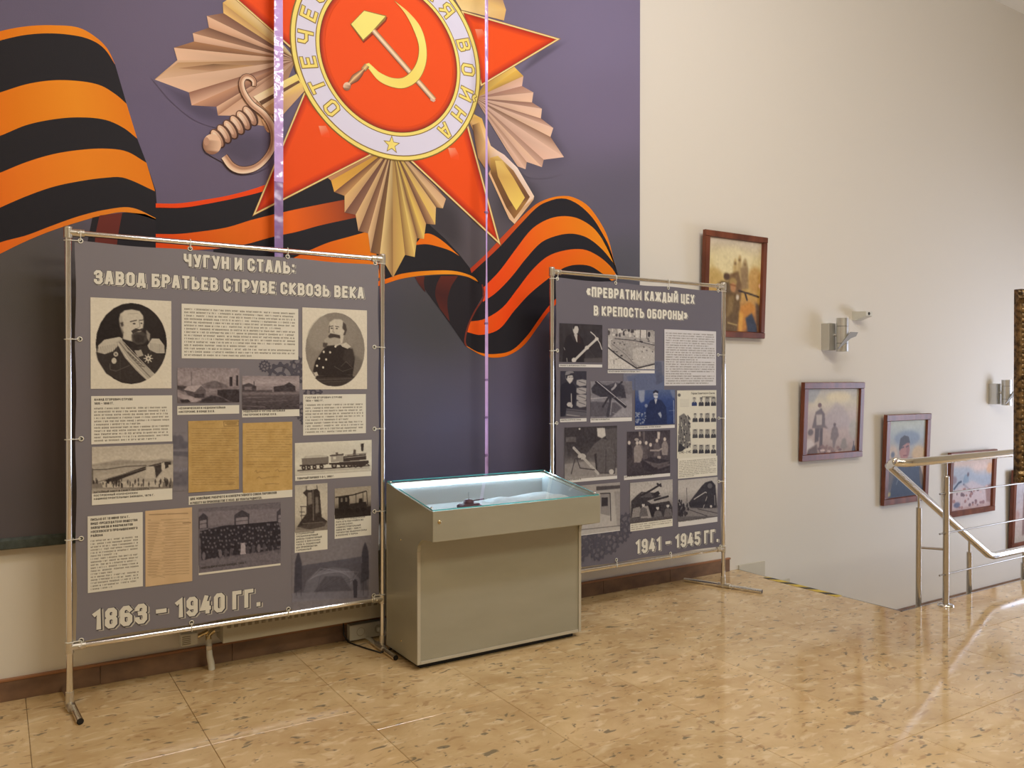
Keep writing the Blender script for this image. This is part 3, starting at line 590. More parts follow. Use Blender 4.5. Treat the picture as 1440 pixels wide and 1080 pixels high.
# --- fans of rays
def fan(f, apex, out, cols, dark=.55):
    for k in range(len(out)-1):
        ce = cols[k % len(cols)]; p, q = out[k], out[k+1]; c1, c2 = ce if hasattr(ce[0], '__len__') else (ce, ce)
        c1 = A(*c1); c2 = A(*c2); ma = ((apex[0]*.45+p[0]*.55), (apex[1]*.45+p[1]*.55)); mb_ = ((apex[0]*.45+q[0]*.55), (apex[1]*.45+q[1]*.55))
        a0 = mixc(c1, (0, 0, 0), .35); f.poly([apex, ma, mb_], [a0, mixc(c1, (0, 0, 0), .12), mixc(c2, (0, 0, 0), .25)]); f.poly([ma, p, q, mb_], [mixc(c1, (0, 0, 0), .12), c1, c2, mixc(c2, (0, 0, 0), .25)])
g2 = Flat(YM-.0022)
SC = lambda pts: [(180+.19444*a, .19444*b) for a, b in pts]
outL = SC([(800, -60), (685, 20), (690, 95), (570, 115), (585, 200), (468, 240), (478, 300), (332, 345), (357, 435), (192, 575), (440, 668), (460, 762), (640, 772), (650, 835), (830, 838), (1000, 950)])
g2.soft([(226, 118), (262, 128), (300, 150), (330, 168), (318, 176), (280, 168), (250, 146)], .15, .34, bg)
g2.soft([(745, 120), (770, 150), (786, 190), (800, 222), (775, 240), (740, 236), (728, 180)], .12, .38, bg)
g2.soft([(760, 66), (790, 62), (760, 85), (735, 100)], .3, .4, bg)
g2.up()
LG = (232, 186, 146); MD = (198, 150, 112); DK = (122, 80, 62)
fan(g2, (416, 84), outL, [((236, 208, 150), (226, 180, 96)), ((200, 150, 92), (236, 190, 110)), ((128, 86, 66), (166, 122, 92)), (LG, (214, 160, 118)), ((120, 82, 60), (176, 130, 96)), (LG, (214, 166, 130)), ((172, 120, 78), (150, 104, 70)), (LG, LG), ((222, 178, 136), (196, 148, 96)), ((232, 188, 150), LG), ((150, 100, 74), (226, 176, 140)), ((206, 150, 110), (150, 104, 84)), ((226, 180, 140), (176, 124, 92)), ((214, 166, 128), (232, 186, 150)), ((190, 142, 104), (214, 164, 120))])
g2.up(); g2.poly([(218, 112), (250, 88), (416, 84)], [A(226, 182, 142), A(196, 150, 100), A(120, 80, 50)])
g2.up(); g2.poly([(250, 96), (300, 90), (360, 92), (300, 100)], [A(180, 132, 90), A(118, 82, 52), A(190, 144, 92), A(190, 144, 104)])
outR = [(708, 78), (727, 98), (736, 107), (734, 121), (750, 130), (748, 144), (762, 153), (760.5, 166.6), (778, 180), (774, 192.6), (793, 221), (764.5, 224.6), (762, 235), (740.6, 227.7), (739, 238), (728, 234), (712, 210)]
fan(g2, (668, 138), outR, [((200, 150, 66), (236, 190, 88)), ((226, 176, 70), (196, 150, 70)), ((214, 166, 130), (226, 180, 150)), ((176, 126, 100), (196, 150, 120)), ((226, 180, 146), LG), ((150, 106, 84), (186, 142, 116)), ((228, 184, 152), LG), ((156, 112, 88), (206, 160, 132)), ((230, 186, 154), LG), ((150, 108, 80), (224, 178, 146)), ((232, 188, 156), (226, 178, 146)), ((180, 136, 108), (206, 160, 132)), (LG, (220, 174, 142)), ((186, 140, 108), (220, 174, 142)), ((226, 182, 150), (206, 160, 126)), ((226, 180, 146), LG)])
outB = [(455, 245), (465.5, 254), (470, 270), (484.5, 275.5), (484.5, 299), (500, 302), (504, 325), (517.5, 328), (521, 355), (534, 358), (552.5, 390.5), (569.5, 358.5), (583, 361.4), (586.5, 335), (596, 336), (599, 314.6), (612, 316), (613, 291.6), (622.7, 293), (627, 279.6), (612, 262)]
fan(g2, (552, 205), outB, [((210, 150, 100), (190, 130, 84)), ((220, 160, 60), (232, 170, 70)), ((120, 76, 56), (196, 142, 84)), ((226, 180, 110), (214, 164, 110)), ((120, 78, 60), (150, 104, 76)), ((226, 182, 120), (206, 160, 110)), ((118, 78, 56), (170, 122, 84)), ((232, 190, 132), (196, 150, 104)), ((110, 74, 50), (146, 104, 62)), ((236, 200, 130), (160, 116, 66)), ((196, 150, 84), (220, 178, 92)), ((150, 106, 62), (226, 184, 96)), ((240, 204, 110), (170, 124, 76)), ((120, 80, 58), (226, 180, 90)), ((236, 196, 90), (206, 156, 90)), ((110, 70, 54), (196, 146, 92)), ((232, 190, 92), (226, 180, 110)), ((120, 80, 60), (216, 170, 110)), ((226, 184, 130), (214, 166, 120)), ((120, 82, 66), (200, 150, 104))])
g2.up(); g2.poly([(628, -20), (705, -20), (707, 0), (711.6, 14), (708.5, 29), (649, 14)], [A(226, 186, 110), A(216, 170, 100), A(180, 134, 90), A(222, 176, 100), A(214, 164, 96), A(236, 200, 130)])
# rifle butt
g2.up()
g2.poly([(658, 165), (662, 158), (677.7, 166.8), (690, 205), (699, 211.6), (709, 217.7), (727.5, 236), (751, 276), (750, 281), (723.5, 315), (716, 308), (686.8, 244), (690, 238), (660, 172)], [A(214, 168, 90), A(240, 200, 100), A(232, 180, 80), A(240, 200, 150), A(240, 205, 170), A(240, 205, 180), A(245, 215, 190), A(240, 205, 170), A(200, 150, 100), A(236, 196, 150), A(226, 180, 130), A(226, 176, 120), A(150, 100, 60), A(190, 140, 80)])
g2.up()
g2.poly([(689, 222), (700, 219), (722, 240), (745, 277), (740, 285), (723, 308), (712, 292), (690, 244)], [A(196, 150, 70), A(226, 186, 100), A(150, 104, 60), A(116, 76, 48), A(170, 120, 60), A(150, 100, 50), A(110, 72, 40), A(120, 80, 40)])
g2.up()
g2.poly([(696, 226), (706, 226), (722, 250), (738, 278), (726, 296), (716, 280), (700, 248)], [A(226, 188, 100), A(220, 176, 90), A(214, 168, 80), A(232, 192, 88), A(244, 208, 96), A(232, 190, 90), A(206, 158, 80)])
g2.poly([(664, 176), (674, 172), (684, 205), (684, 240), (672, 222)], [A(110, 74, 50), A(214, 164, 90), A(226, 178, 110), A(150, 104, 66), A(176, 126, 80)])
g2.mb.build('rays_print', M['mural'], mural, True)
# --- star
s_ = Flat(YM-.0036); RED = A(236, 76, 8); REDD = A(176, 34, 14); GOLD = A(240, 206, 130); GOLD2 = A(160, 112, 60)
arms = [[(648, 14), (789, 54.5), (676, 122)], [(658, 173), (705, 346.5), (574, 224)], [(524, 218), (354.5, 304.5), (428, 128)], [(408.4, 68), (320, -10), (290, -60), (470, -60)], [(540, -60), (610, -60), (600, -20), (580, -10)]]
for a in arms[:4]: s_.poly(a, GOLD2)
s_.up()
def shrink(pts, d):
    P = [np.array(p, float) for p in pts]; n = len(P); ar = sum(P[i][0]*P[(i+1) % n][1]-P[(i+1) % n][0]*P[i][1] for i in range(n)); sg = 1 if ar > 0 else -1; I = []
    for i in range(n):
        e1 = P[i]-P[i-1]; e2 = P[(i+1) % n]-P[i]; e1 /= np.linalg.norm(e1); e2 /= np.linalg.norm(e2); n1 = np.array([-e1[1], e1[0]])*sg; n2 = np.array([-e2[1], e2[0]])*sg
        b = n1+n2; b /= np.linalg.norm(b); I.append(tuple(P[i]+b*d/max(.25, b@n1)))
    return I
for a in arms[:4]: s_.poly(shrink(a, .7), GOLD)
s_.up()
for a in arms[:4]: s_.poly(shrink(a, 2.4), GOLD2)
s_.up()
for a in arms[:4]: s_.inset(shrink(a, 3.1), 9, REDD, RED)
s_.up()
for cx, cy, an in ((674, 48, 20), (454, 184, 215), (636, 215, 300)):
    s_.poly([(cx-6, cy-7), (cx+4, cy-7), (cx+9, cy+2), (cx+10, cy+10), (cx-2, cy+8)], [A(252, 150, 110), A(250, 120, 80), A(245, 84, 30), A(243, 76, 16), A(243, 78, 20)])
s_.mb.build('star_print', M['mural'], mural, True)
# --- medallion (true circle on the wall)
OX, OZ = 1.875, 3.2275
d = Flat(YM-.0052, px=False)
def disc(r, col, r2=None, ci=None, n=96):
    P = [(OX+r*math.cos(2*math.pi*k/n), OZ+r*math.sin(2*math.pi*k/n)) for k in range(n)]
    if r2 is None: d.poly(P, col)
    else:
        Q = [(OX+r2*math.cos(2*math.pi*k/n), OZ+r2*math.sin(2*math.pi*k/n)) for k in range(n)]
        d.mb.add([d.m(p) for p in P]+[d.m(p) for p in Q], [(k, (k+1) % n, n+(k+1) % n, n+k) for k in range(n)], [col]*n+[ci or col]*n)
YG = A(240, 214, 108); YD = A(132, 100, 42); SIL = A(218, 208, 220)
disc(.575, YD); d.up(); disc(.568, YG); d.up(); disc(.548, YD); d.up(); disc(.542, SIL); d.up()
disc(.438, YD); d.up(); disc(.433, YG); d.up(); disc(.416, A(110, 60, 20)); d.up()
disc(.412, A(150, 36, 16), .385, RED); disc(.386, RED); d.up()
word = 'ОТЕЧЕСТВЕННАЯ'; angs = [224.8-15*k for k in range(13)]
letters = list(zip(word, angs))+[('В', 20.2), ('О', 3.4), ('Й', -13.7), ('Н', -29.7), ('А', -46.6)]
for ch, an in letters:
    th = R(an)
    for hw, col, dy in ((.0118, YD, 0), (.0072, YG, 1.5)):
        for q_, l in enumerate(stroke_geo(ch, .62, .12)[0]):
            w0 = stroke_geo(ch, .62, .12)[1]; k = .082; P = []
            for p in l: u = (p[0]-w0/2)*k; v = (p[1]-.5)*k+.490; P.append((OX+v*math.cos(th)+u*math.sin(th), OZ+v*math.sin(th)-u*math.cos(th)))
            V, Fs = band(P, hw); d.mb.add([(v[0], d.y-d.step*dy-2e-5*q_-9e-6*(i_ % (len(V)//2)), v[1]) for i_, v in enumerate(V)], Fs, col)
d.up(2)
def star5(cx, cz, r, col, dy=0): d.poly([(cx+(r if k % 2 == 0 else r*.42)*math.sin(k*math.pi/5), cz+(r if k % 2 == 0 else r*.42)*math.cos(k*math.pi/5)) for k in range(10)], col)
star5(OX, OZ-.488, .053, YD); d.up(); star5(OX, OZ-.488, .044, YG)
d.mb.build('medallion_print', M['mural'], mural, True)
t_ = Flat(YM-.0078); Z2 = lambda pts: [(380+.30556*a, .30556*b) for a, b in pts]
hs = Z2([(590, 10), (575, 25), (650, 70), (700, 130), (726, 220), (722, 300), (688, 372), (628, 412), (566, 408), (505, 378), (464, 332), (444, 302)])
t_.poly(Z2([(440, 52), (540, 80), (534, 98), (476, 158), (430, 198), (372, 118)]), A(150, 40, 12)); t_.up()
t_.poly(Z2([(432, 47), (535, 72), (530, 92), (470, 150), (427, 190), (368, 112)]), A(150, 116, 50)); t_.up()
t_.poly(Z2([(432, 50), (530, 75), (466, 147), (428, 182), (373, 111)]), A(246, 222, 112)); t_.up()
t_.line(Z2([(474, 140), (755, 460)]), 7.6, GOLD2, prof=[(-1, A(120, 76, 50)), (-.5, A(226, 178, 120)), (0, A(246, 220, 180)), (.5, A(206, 160, 120)), (1, A(110, 70, 46))]); t_.up()
t_.poly(Z2([(738, 448), (762, 462), (752, 470), (736, 462)]), A(214, 172, 140))
outer = [(570, 0), (640, 60), (695, 130), (720, 220), (716, 300), (682, 370), (622, 406), (562, 402), (502, 374), (462, 328), (440, 297)]
inner = [(570, 0), (620, 62), (660, 140), (682, 210), (677, 272), (652, 322), (610, 356), (560, 357), (502, 332), (470, 304), (452, 288)]
t_.strip(Z2(outer), Z2(inner), [A(160, 120, 50)]*2, n=60); t_.up()
t_.strip(Z2([(570, 3)]+[(a-2, b-2) for a, b in outer[1:]]), Z2([(571, 3)]+[(a+2, b+2) for a, b in inner[1:]]), [A(240, 200, 100), A(248, 224, 112), A(240, 210, 96), A(248, 224, 112)], n=60); t_.up()
t_.line(Z2([(446, 300), (428, 322)]), 8, GOLD2, prof=[(-1, A(110, 70, 40)), (0, A(240, 196, 120)), (1, A(150, 100, 60))])
t_.up(); t_.line(Z2([(432, 318), (412, 340), (385, 365), (362, 388), (350, 404)]), [3.4, 9, 12, 6, 8], GOLD2, sm=16, prof=[(-1, A(96, 52, 34)), (-.3, A(170, 112, 76)), (.2, A(240, 196, 130)), (.5, A(190, 136, 90)), (1, A(110, 66, 44))])
t_.up(); t_.poly([(380+.30556*(353+18*math.cos(k*math.pi/6)), .30556*(398+20*math.sin(k*math.pi/6))) for k in range(12)], [A(150, 100, 70) if k % 12 < 6 else A(232, 190, 150) for k in range(12)])
t_.mb.build('hammer_sickle_print', M['mural'], mural, True)
# --- sabre hilt
h = Flat(YM-.0058)
h.soft([(296, 214), (330, 232), (352, 240), (380, 222), (384, 190), (350, 180), (310, 190)], .1, .35, bg); h.up()
h.poly([(356, 136), (417, 104), (427, 122), (378, 158)], [A(244, 214, 170), A(246, 218, 110), A(226, 184, 90), A(226, 176, 130)]); h.up()
h.poly([(364, 143), (420, 113), (422, 116), (368, 148)], A(110, 76, 50)); h.up(); h.poly([(372, 152), (424, 118), (428, 128), (390, 170)], [A(210, 160, 110), A(240, 200, 100), A(214, 170, 110), A(196, 146, 110)])
h.poly([(368, 168), (384, 160), (386, 188), (376, 186), (372, 180)], [A(214, 160, 110), A(230, 180, 130), A(196, 146, 100), A(200, 140, 90), A(150, 100, 70)]); h.up()
for k in range(6):
    u = k/5; cx = 352-u*46; cy = 163+u*32; rr = 15.5-1.2*u; ang = R(-32)
    def seg(rx, ry, c1, c2, ox=0, oy=0):
        P = []; Cs = []
        for j in range(20):
            t = 2*math.pi*j/20; ax, ay = rx*math.cos(t), ry*math.sin(t); P.append((cx+ox+ax*math.cos(ang)-ay*math.sin(ang), cy+oy+ax*math.sin(ang)+ay*math.cos(ang))); Cs.append(mixc(c1, c2, .5-.5*math.sin(t)))
        h.poly(P, Cs)
    seg(8.6, rr+1, A(64, 36, 26), A(110, 72, 52)); h.up(); seg(5.8, rr-.6, A(150, 104, 78), A(236, 192, 152), -.6); h.up(); seg(2.6, rr-5, A(206, 158, 124), A(246, 212, 178), -1.4, -1); h.up()
P = [(298+13*math.cos(2*math.pi*j/20), 203+14.5*math.sin(2*math.pi*j/20)) for j in range(20)]; h.poly(P, [A(150, 104, 76) if 2 < j < 12 else A(232, 188, 148) for j in range(20)]); h.up()
h.poly([(290+4*math.cos(j*.628), 199+6*math.sin(j*.628)) for j in range(10)], A(190, 142, 110)); h.up()
gp = [(357, 121), (357, 114), (351, 108.5), (344, 108.5), (340, 114), (340, 122), (344, 133), (354, 147), (370, 160), (380, 174), (385, 190), (383, 207), (373, 224), (358, 236), (340, 239.5), (326, 234), (315, 220)]
gw = [5, 7, 7, 7.5, 8, 9, 9.5, 8, 8, 9, 10, 9]
h.line(gp, [a+2 for a in gw], A(90, 56, 40), sm=80); h.up()
h.line(gp, gw, A(230, 190, 150), sm=80, prof=[(-1, A(246, 212, 176)), (-.2, A(232, 188, 148)), (.4, A(176, 126, 92)), (1, A(196, 148, 112))])
h.mb.build('sabre_print', M['mural'], mural, True)
# ============================================================ BANNER STANDS
ZA = (80, 310, .23148); ZB = (310, 330, .23148); ZCc = (80, 540, .23148); ZD = (310, 560, .23148); ZE = (80, 700, .33333)
ZF = (760, 370, .2314); ZG = (760, 580, .2593); ZH = (770, 440, .14815); ZI = (880, 540, .12963); ZJ = (240, 500, .20364)
GREY = (124, 116, 114)
CREAM = A(220, 210, 184); CREAM2 = A(190, 180, 158); INK = A(52, 46, 40)
class Stand:
    def __init__(s, X0, X1, Y, label, grey, fy, foot):
        s.X0, s.X1, s.Y = X0, X1, Y; s.r = .0135; ZT, ZB_ = 2.075, .268; s.yb = Y-.004
        s.e = empty('banner_stand', ((X0+X1)/2, Y, 0), label, 'banner stand')
        e = s.e; r = s.r
        for x in (X0, X1):
            MB().tube([(x, Y, .03), (x, Y, ZT+.004)], r, 16).build('upright_pole', M['chrome'], e)
        for z in (ZT-.012, ZB_):
            MB().tube([(X0, Y, z), (X1, Y, z)], r*.93, 16).build('cross_pole', M['chrome'], e)
            for x, sg in ((X0, 1), (X1, -1)):
                m = MB().tube([(x, Y, z-.024), (x, Y, z+.020)], r*1.32, 16).tube([(x, Y, z), (x+sg*.062, Y, z)], r*1.28, 16)
                m.lathe((x+sg*.036, Y, z), [(0, -.020), (.006, -.020), (.006, -.016), (0, -.016)], 8, axis='y')
                if z > 1: m.lathe((x, Y, z+.02), [(r*1.32, 0), (r*1.2, .006), (0, .009)], 14)
                m.build('corner_clamp', M['clamp'], e)
        for x, (p0, p1) in zip((X0, X1), foot):
            xk = (p0[0]+p1[0])/2 if abs(p0[0]-p1[0]) < .001 else x
            m = MB(); a, b = Vector((*p0, r+.001)), Vector((*p1, r+.001)); dd = (b-a).normalized()
            m.tube([a, b], r, 16, cap=False); m.tube([a+dd*.0005, b-dd*.0005], r*.82, 16, mi=1, cap=True)
            m.build('foot', [M['chrome'], M['black']], e)
            MB().tube([(x, Y, .004), (x, Y, .075)], r*1.25, 16).tube([Vector((xk, Y, r*1.3))-dd*.035, Vector((xk, Y, r*1.3))+dd*.05], r*1.28, 16).build('foot_clamp', M['clamp'], e)
        # vinyl sheet, slightly pulled at its eyelets
        s.bx0, s.bx1, s.bz0, s.bz1 = X0+.024, X1-.022, ZB_+.018, ZT-.044
        n1, n2 = 40, 50; V = []; g = A(*grey)
        for j in range(n2+1):
            for i in range(n1+1):
                u, v = i/n1, j/n2; x = s.bx0+(s.bx1-s.bx0)*u; z = s.bz0+(s.bz1-s.bz0)*v
                ex = min(u, 1-u); ez = min(v, 1-v)
                if ez == 0: z += (.006 if v < .5 else -.006)*(math.sin(3*math.pi*u)**2)
                if ex == 0: x += (.005 if u < .5 else -.005)*(math.sin(4*math.pi*v)**2)
                V.append((x, s.yb+.0012*math.sin(9*u+4*v)*max(0, 1-9*min(ex, ez)), z))
        m = MB(); m.add(V, [(j*(n1+1)+i, j*(n1+1)+i+1, (j+1)*(n1+1)+i+1, (j+1)*(n1+1)+i) for j in range(n2) for i in range(n1)], g, smooth=True)
        s.b = m.build('banner', M['vinyl'], e, True); s.grey = grey
        mm = MB(); mm.add([(s.bx0+.006, s.yb+.0025, s.bz0+.006), (s.bx1-.006, s.yb+.0025, s.bz0+.006), (s.bx1-.006, s.yb+.0025, s.bz1-.006), (s.bx0+.006, s.yb+.0025, s.bz1-.006)], [(3, 2, 1, 0)])
        mm.build('banner_back', M['rad'], s.b)
        s.y0 = s.yb-.0012
    def eye(s, x, z, dx, dz):
        m = MB(); n = 16; vs = []; fs = []
        for i in range(n):
            t = 2*math.pi*i/n
            for j in range(6):
                q = 2*math.pi*j/6; rr = .0088+.0026*math.cos(q); vs.append((x+rr*math.cos(t), s.y0-.0012+.0018*math.sin(q), z+rr*math.sin(t)))
        fs = [(i*6+j, i*6+(j+1) % 6, ((i+1) % n)*6+(j+1) % 6, ((i+1) % n)*6+j) for i in range(n) for j in range(6)]
        m.add(vs, fs, smooth=True, mi=0); m.add([(x+.0075*math.cos(2*math.pi*i/12), s.y0-.0006, z+.0075*math.sin(2*math.pi*i/12)) for i in range(12)], [tuple(range(12))], mi=1)
        m.build('eyelet', [M['eye'], M['black']], s.e)
        r = s.r+.003; Y = s.Y; m = MB()
        for ax, (dd, tgt) in enumerate(((dx, 'v'), (dz, 'h'))):
            if not dd: continue
            if tgt == 'v':
                px = s.X0 if dd < 0 else s.X1; m.tube([(x, s.y0-.004, z), (px-dd*r, Y-.010, z-.001), (px-dd*r*.5, Y-r, z-.001), (px+dd*r*.6, Y-r*.8, z-.002), (px+dd*r, Y, z-.002), (px+dd*.2*r, Y+r, z), (px-dd*r, Y+.004, z+.002)], .0021, 6)
            else:
                pz = 2.063 if dd > 0 else .268; m.tube([(x, s.y0-.004, z), (x, Y-.012, pz-dd*r), (x, Y-r, pz-dd*r*.4), (x+.001, Y-r*.8, pz+dd*r*.6), (x+.002, Y, pz+dd*r), (x+.002, Y+r, pz), (x, Y+.004, pz-dd*r)], .0021, 6)
        m.build('tie', M['cord'], s.e)
    def rect(s, mb, tl, br, y, col):
        x0, z1 = onY(*tl, s.Y)[[0, 2]]; x1, z0 = onY(*br, s.Y)[[0, 2]]
        mb.add([(x0, y, z0), (x1, y, z0), (x1, y, z1), (x0, y, z1)], [(0, 1, 2, 3)], col); return x0, z0, x1, z1
    def panel(s, name, tl, br, head=(), lines=0, seed=0, col=None, hh=.011, marg=.012, bold=.02, top=None):
        """printed paper coloured field with heading lines and rows of tiny print"""
        mb = MB(); x0, z0, x1, z1 = s.rect(mb, tl, br, s.y0-.0005, col or CREAM); z = z1-marg*(.8 if head else 1)
        if top: z = z1-top
        for t_, wfrac in head:
            z -= hh; put_stroke(mb, t_, x0+marg, x0+marg+(x1-x0-2*marg)*wfrac, z, hh*.92, s.y0-.0009, INK, t=.2); z -= hh*.55
        if lines: microtext(mb, x0+marg, z-.004, x1-marg, z0+marg*.7, lines, s.y0-.0009, A(96, 86, 70), seed)
        mb.build(name, M['print'], s.b, True)
    def title(s, st, l, r_, cap, sh=(.006, -.004), b=.035):
        x0, zb = onY(*l, s.Y)[[0, 2]]; x1, _ = onY(*r_, s.Y)[[0, 2]]; mb = MB()
        put_stroke(mb, st, x0, x1, zb, cap, s.y0-.0004, CREAM2, .22, .02, dx=sh[0], dz=sh[1])
        put_stroke(mb, st, x0, x1, zb, cap, s.y0-.0007, A(70, 64, 66), .22, .035, dx=sh[0]*.3, dz=sh[1]*.3)
        put_stroke(mb, st, x0, x1, zb, cap, s.y0-.0010, CREAM, .22, .0)
        mb.build('title_lettering', M['print'], s.b, True)
    def gear(s, mb, px, py, r, n=12, col=None, hole=.35, spokes=5):
        s.gn = getattr(s, 'gn', 0)+1; x, z = onY(px, py, s.Y)[[0, 2]]; y = s.y0-.0001-.00004*s.gn; col = col or A(80, 75, 80); V = []; N = n*4
        for i in range(N):
            t = 2*math.pi*(i+.0)/N; rr = r if i % 4 in (0, 1) else r*.84; V.append((x+rr*math.cos(t), y, z+rr*math.sin(t)))
        I = [(x+r*.66*math.cos(2*math.pi*i/N), y, z+r*.66*math.sin(2*math.pi*i/N)) for i in range(N)]
        mb.add(V+I, [(i, (i+1) % N, N+(i+1) % N, N+i) for i in range(N)], col)
        O = [(x+r*hole*math.cos(2*math.pi*i/16), y, z+r*hole*math.sin(2*math.pi*i/16)) for i in range(16)]; I = [(x+r*hole*.45*math.cos(2*math.pi*i/16), y, z+r*hole*.45*math.sin(2*math.pi*i/16)) for i in range(16)]
        mb.add(O+I, [(i, (i+1) % 16, 16+(i+1) % 16, 16+i) for i in range(16)], col)
        for k in range(spokes):
            t = 2*math.pi*k/spokes; c, q = math.cos(t), math.sin(t); w_ = r*.07
            mb.add([(x+r*hole*c-w_*q, y, z+r*hole*q+w_*c), (x+r*.68*c-w_*q*1.5, y, z+r*.68*q+w_*c*1.5), (x+r*.68*c+w_*q*1.5, y, z+r*.68*q-w_*c*1.5), (x+r*hole*c+w_*q, y, z+r*hole*q-w_*c)], [(0, 1, 2, 3)], col)
    def pic(s, zoom, tl, br, **k): return Pic(s.Y, zoom, tl, br, **k)
    def put(s, P, dy=.0007): P.build('photo_print', s.y0-dy, s.b)
S1 = Stand(.268, 1.727, 4.0, 'left banner stand dated 1863 to 1940 on chrome pipes', GREY, 0, [((.262, 4.225), (.292, 3.79)), ((1.712, 4.17), (1.712, 3.80))])
X20 = onZ(775, 383, 2.075); X21 = onZ(1017, 405, 2.075)
Y2 = 3.93; XA = onY(776, 500, Y2)[0]; XB = onY(1017.5, 500, Y2)[0]
fb = onZ(1020, 831, 0); f0 = onZ(1058, 840, .014); f1 = np.array([XB-.045, 4.20])
S2 = Stand(XA, XB, Y2, 'right banner stand dated 1941 to 1945 beside the stairwell edge', (104, 97, 99), 0, [((XA, 4.17), (XA, 3.70)), ((XB-.10, 4.20), (XB+.10, 3.68))])
for (px, py), dx, dz in [((113, 339), -1, 1), ((267, 350), 0, 1), ((404, 361), 0, 1), ((527, 370), 1, 1), ((112, 477), -1, 0), ((114, 617), -1, 0), ((114, 757), -1, 0), ((526, 488), 1, 0), ((526, 603), 1, 0), ((526, 719), 1, 0), ((114, 900), -1, -1), ((269, 875), 0, -1), ((405, 856), 0, -1), ((525, 837), 1, -1)]:
    q = onY(px, py, S1.Y); S1.eye(q[0], q[2], dx, dz)
for (px, py), dx, dz in [((783, 392), -1, 1), ((865, 398), 0, 1), ((939, 405), 0, 1), ((1009, 409), 1, 1), ((783, 493), -1, 0), ((782, 595), -1, 0), ((1009, 499), 1, 0), ((1010, 588), 1, 0), ((1010, 677), 1, 0), ((783, 798), -1, -1), ((866, 787), 0, -1), ((942, 778), 0, -1), ((1012, 768), 1, -1)]:
    q = onY(px, py, S2.Y); S2.eye(q[0], q[2], dx, dz)
SEP = dict(lo=(34, 26, 24), hi=(218, 205, 176))
# ---- banner 1 lettering
S1.title('ЧУГУН И СТАЛЬ:', (258, 375), (414, 384), .062)
S1.title('ЗАВОД БРАТЬЕВ СТРУВЕ СКВОЗЬ ВЕКА', (132, 399.5), (511, 422), .062)
S1.title('1863 – 1940 ГГ.', (130, 887), (366, 855), .092, (.010, -.006), .045)
gm = MB()
for px, py, r_ in ((395, 530, .075), (372, 515, .03), (428, 525, .055), (420, 515, .05), (440, 552, .05), (432, 590, .04), (424, 578, .045)): S1.gear(gm, px, py, r_)
gm.build('gear_pattern', M['print'], S1.b, True)
# ghost pictures printed into the grey ground
P = S1.pic(ZJ, (14, 530), (118, 930), lo=(74, 70, 76), hi=(140, 134, 138), bg=GREY)
P.p(.1, (14, 560), (30, 545), (40, 560), (60, 545), (80, 560), (90, 590), (118, 600), (118, 640), (14, 650), a=.6, soft=2).p(.0, (14, 660), (118, 665), (118, 700), (14, 690), a=.6, soft=2)
P.l(.8, [(20, 655), (115, 660)], 5, a=.5).crowd(25, 770, 110, 800, 14, 4, 12, [.9, .7]).p(.1, (14, 800), (118, 800), (118, 900), (14, 900), a=.5, soft=6).noise(6, 4); S1.put(P, .0003)
P = S1.pic(ZE, (990, 190), (1322, 440), lo=(62, 58, 64), hi=(150, 144, 146), bg=GREY)
P.p(.18, (1008, 290), (1300, 245), (1310, 420), (1000, 425), a=.8, soft=2)
for x_, y_ in ((1018, 232), (1298, 190)): P.p(.05, (x_-14, y_+40), (x_-6, y_+10), (x_, y_-4), (x_+6, y_+10), (x_+14, y_+40), (x_+16, y_+150), (x_-18, y_+170), soft=1)
P.p(.3, (1040, 285), (1285, 248), (1285, 275), (1040, 300)).p(.5, (1040, 395), (1052, 350), (1090, 312), (1160, 292), (1230, 300), (1275, 340), (1282, 390), (1250, 400), (1200, 330), (1130, 330), (1080, 400), soft=1)
for k in range(9): P.l(.85, [(1060+k*6, 350-k*5), (1110+k*20, 296+k*2), (1250-k*2, 318+k*6)], 3, a=.6)
for k in range(7): P.l(.05, [(1095, 395), (1110+k*26, 330+k*2)], 2, a=.7)
P.p(.7, (990, 400), (1322, 388), (1322, 416), (990, 438), soft=2, a=.8).p(.0, (1246, 350), (1256, 345), (1266, 352), (1264, 420), (1250, 420)).e(0, 1256, 350, 6, 8)
for x_ in (1010, 1030, 1290, 1310): P.l(0, [(x_, 300), (x_, 410)], 4, a=.6)
P.noise(5, 3); S1.put(P, .0003)
# ---- portrait left
P = S1.pic(ZA, (203, 467), (695, 1020), cell=.0026, **SEP, bg=.98)
P.e(.0, 451, 748, 215, 245).e(.06, 560, 640, 90, 110, a=.5, soft=8)
P.p(.10, (238, 800), (300, 780), (360, 740), (440, 770), (560, 760), (640, 800), (655, 830), (600, 930), (500, 985), (400, 985), (300, 930), (250, 850), soft=1)
P.p(.84, (246, 800), (252, 760), (290, 725), (380, 708), (398, 720), (372, 760), (340, 795), (290, 812))
P.p(.84, (548, 760), (575, 718), (620, 720), (650, 760), (652, 806), (600, 805), (560, 785))
for k in range(11): P.l(.4, [(256+k*11, 770-k*2), (252+k*11, 808-k)], 2, a=.8); P.l(.4, [(566+k*8, 745+k), (566+k*8, 800)], 2, a=.8)
P.p(.88, (378, 600), (384, 570), (410, 548), (455, 542), (500, 552), (522, 580), (526, 620), (520, 660), (500, 690), (470, 740), (400, 720), (404, 680), (384, 640), soft=1)
P.p(.70, (378, 600), (392, 575), (400, 610), (404, 640), (402, 700), (384, 650), a=.8, soft=2).p(.2, (384, 622), (402, 618), (404, 640), (392, 648), soft=1)
P.p(.2, (452, 694), (478, 678), (520, 676), (544, 694), (548, 730), (525, 752), (485, 756), (456, 735), soft=2).p(.1, (462, 700), (500, 694), (530, 704), (525, 740), (480, 744), soft=2).p(.6, (540, 665), (565, 690), (560, 740), (545, 715), soft=1).p(.15, (450, 672), (478, 655), (500, 662), (520, 655), (522, 668), (488, 675), (460, 690))
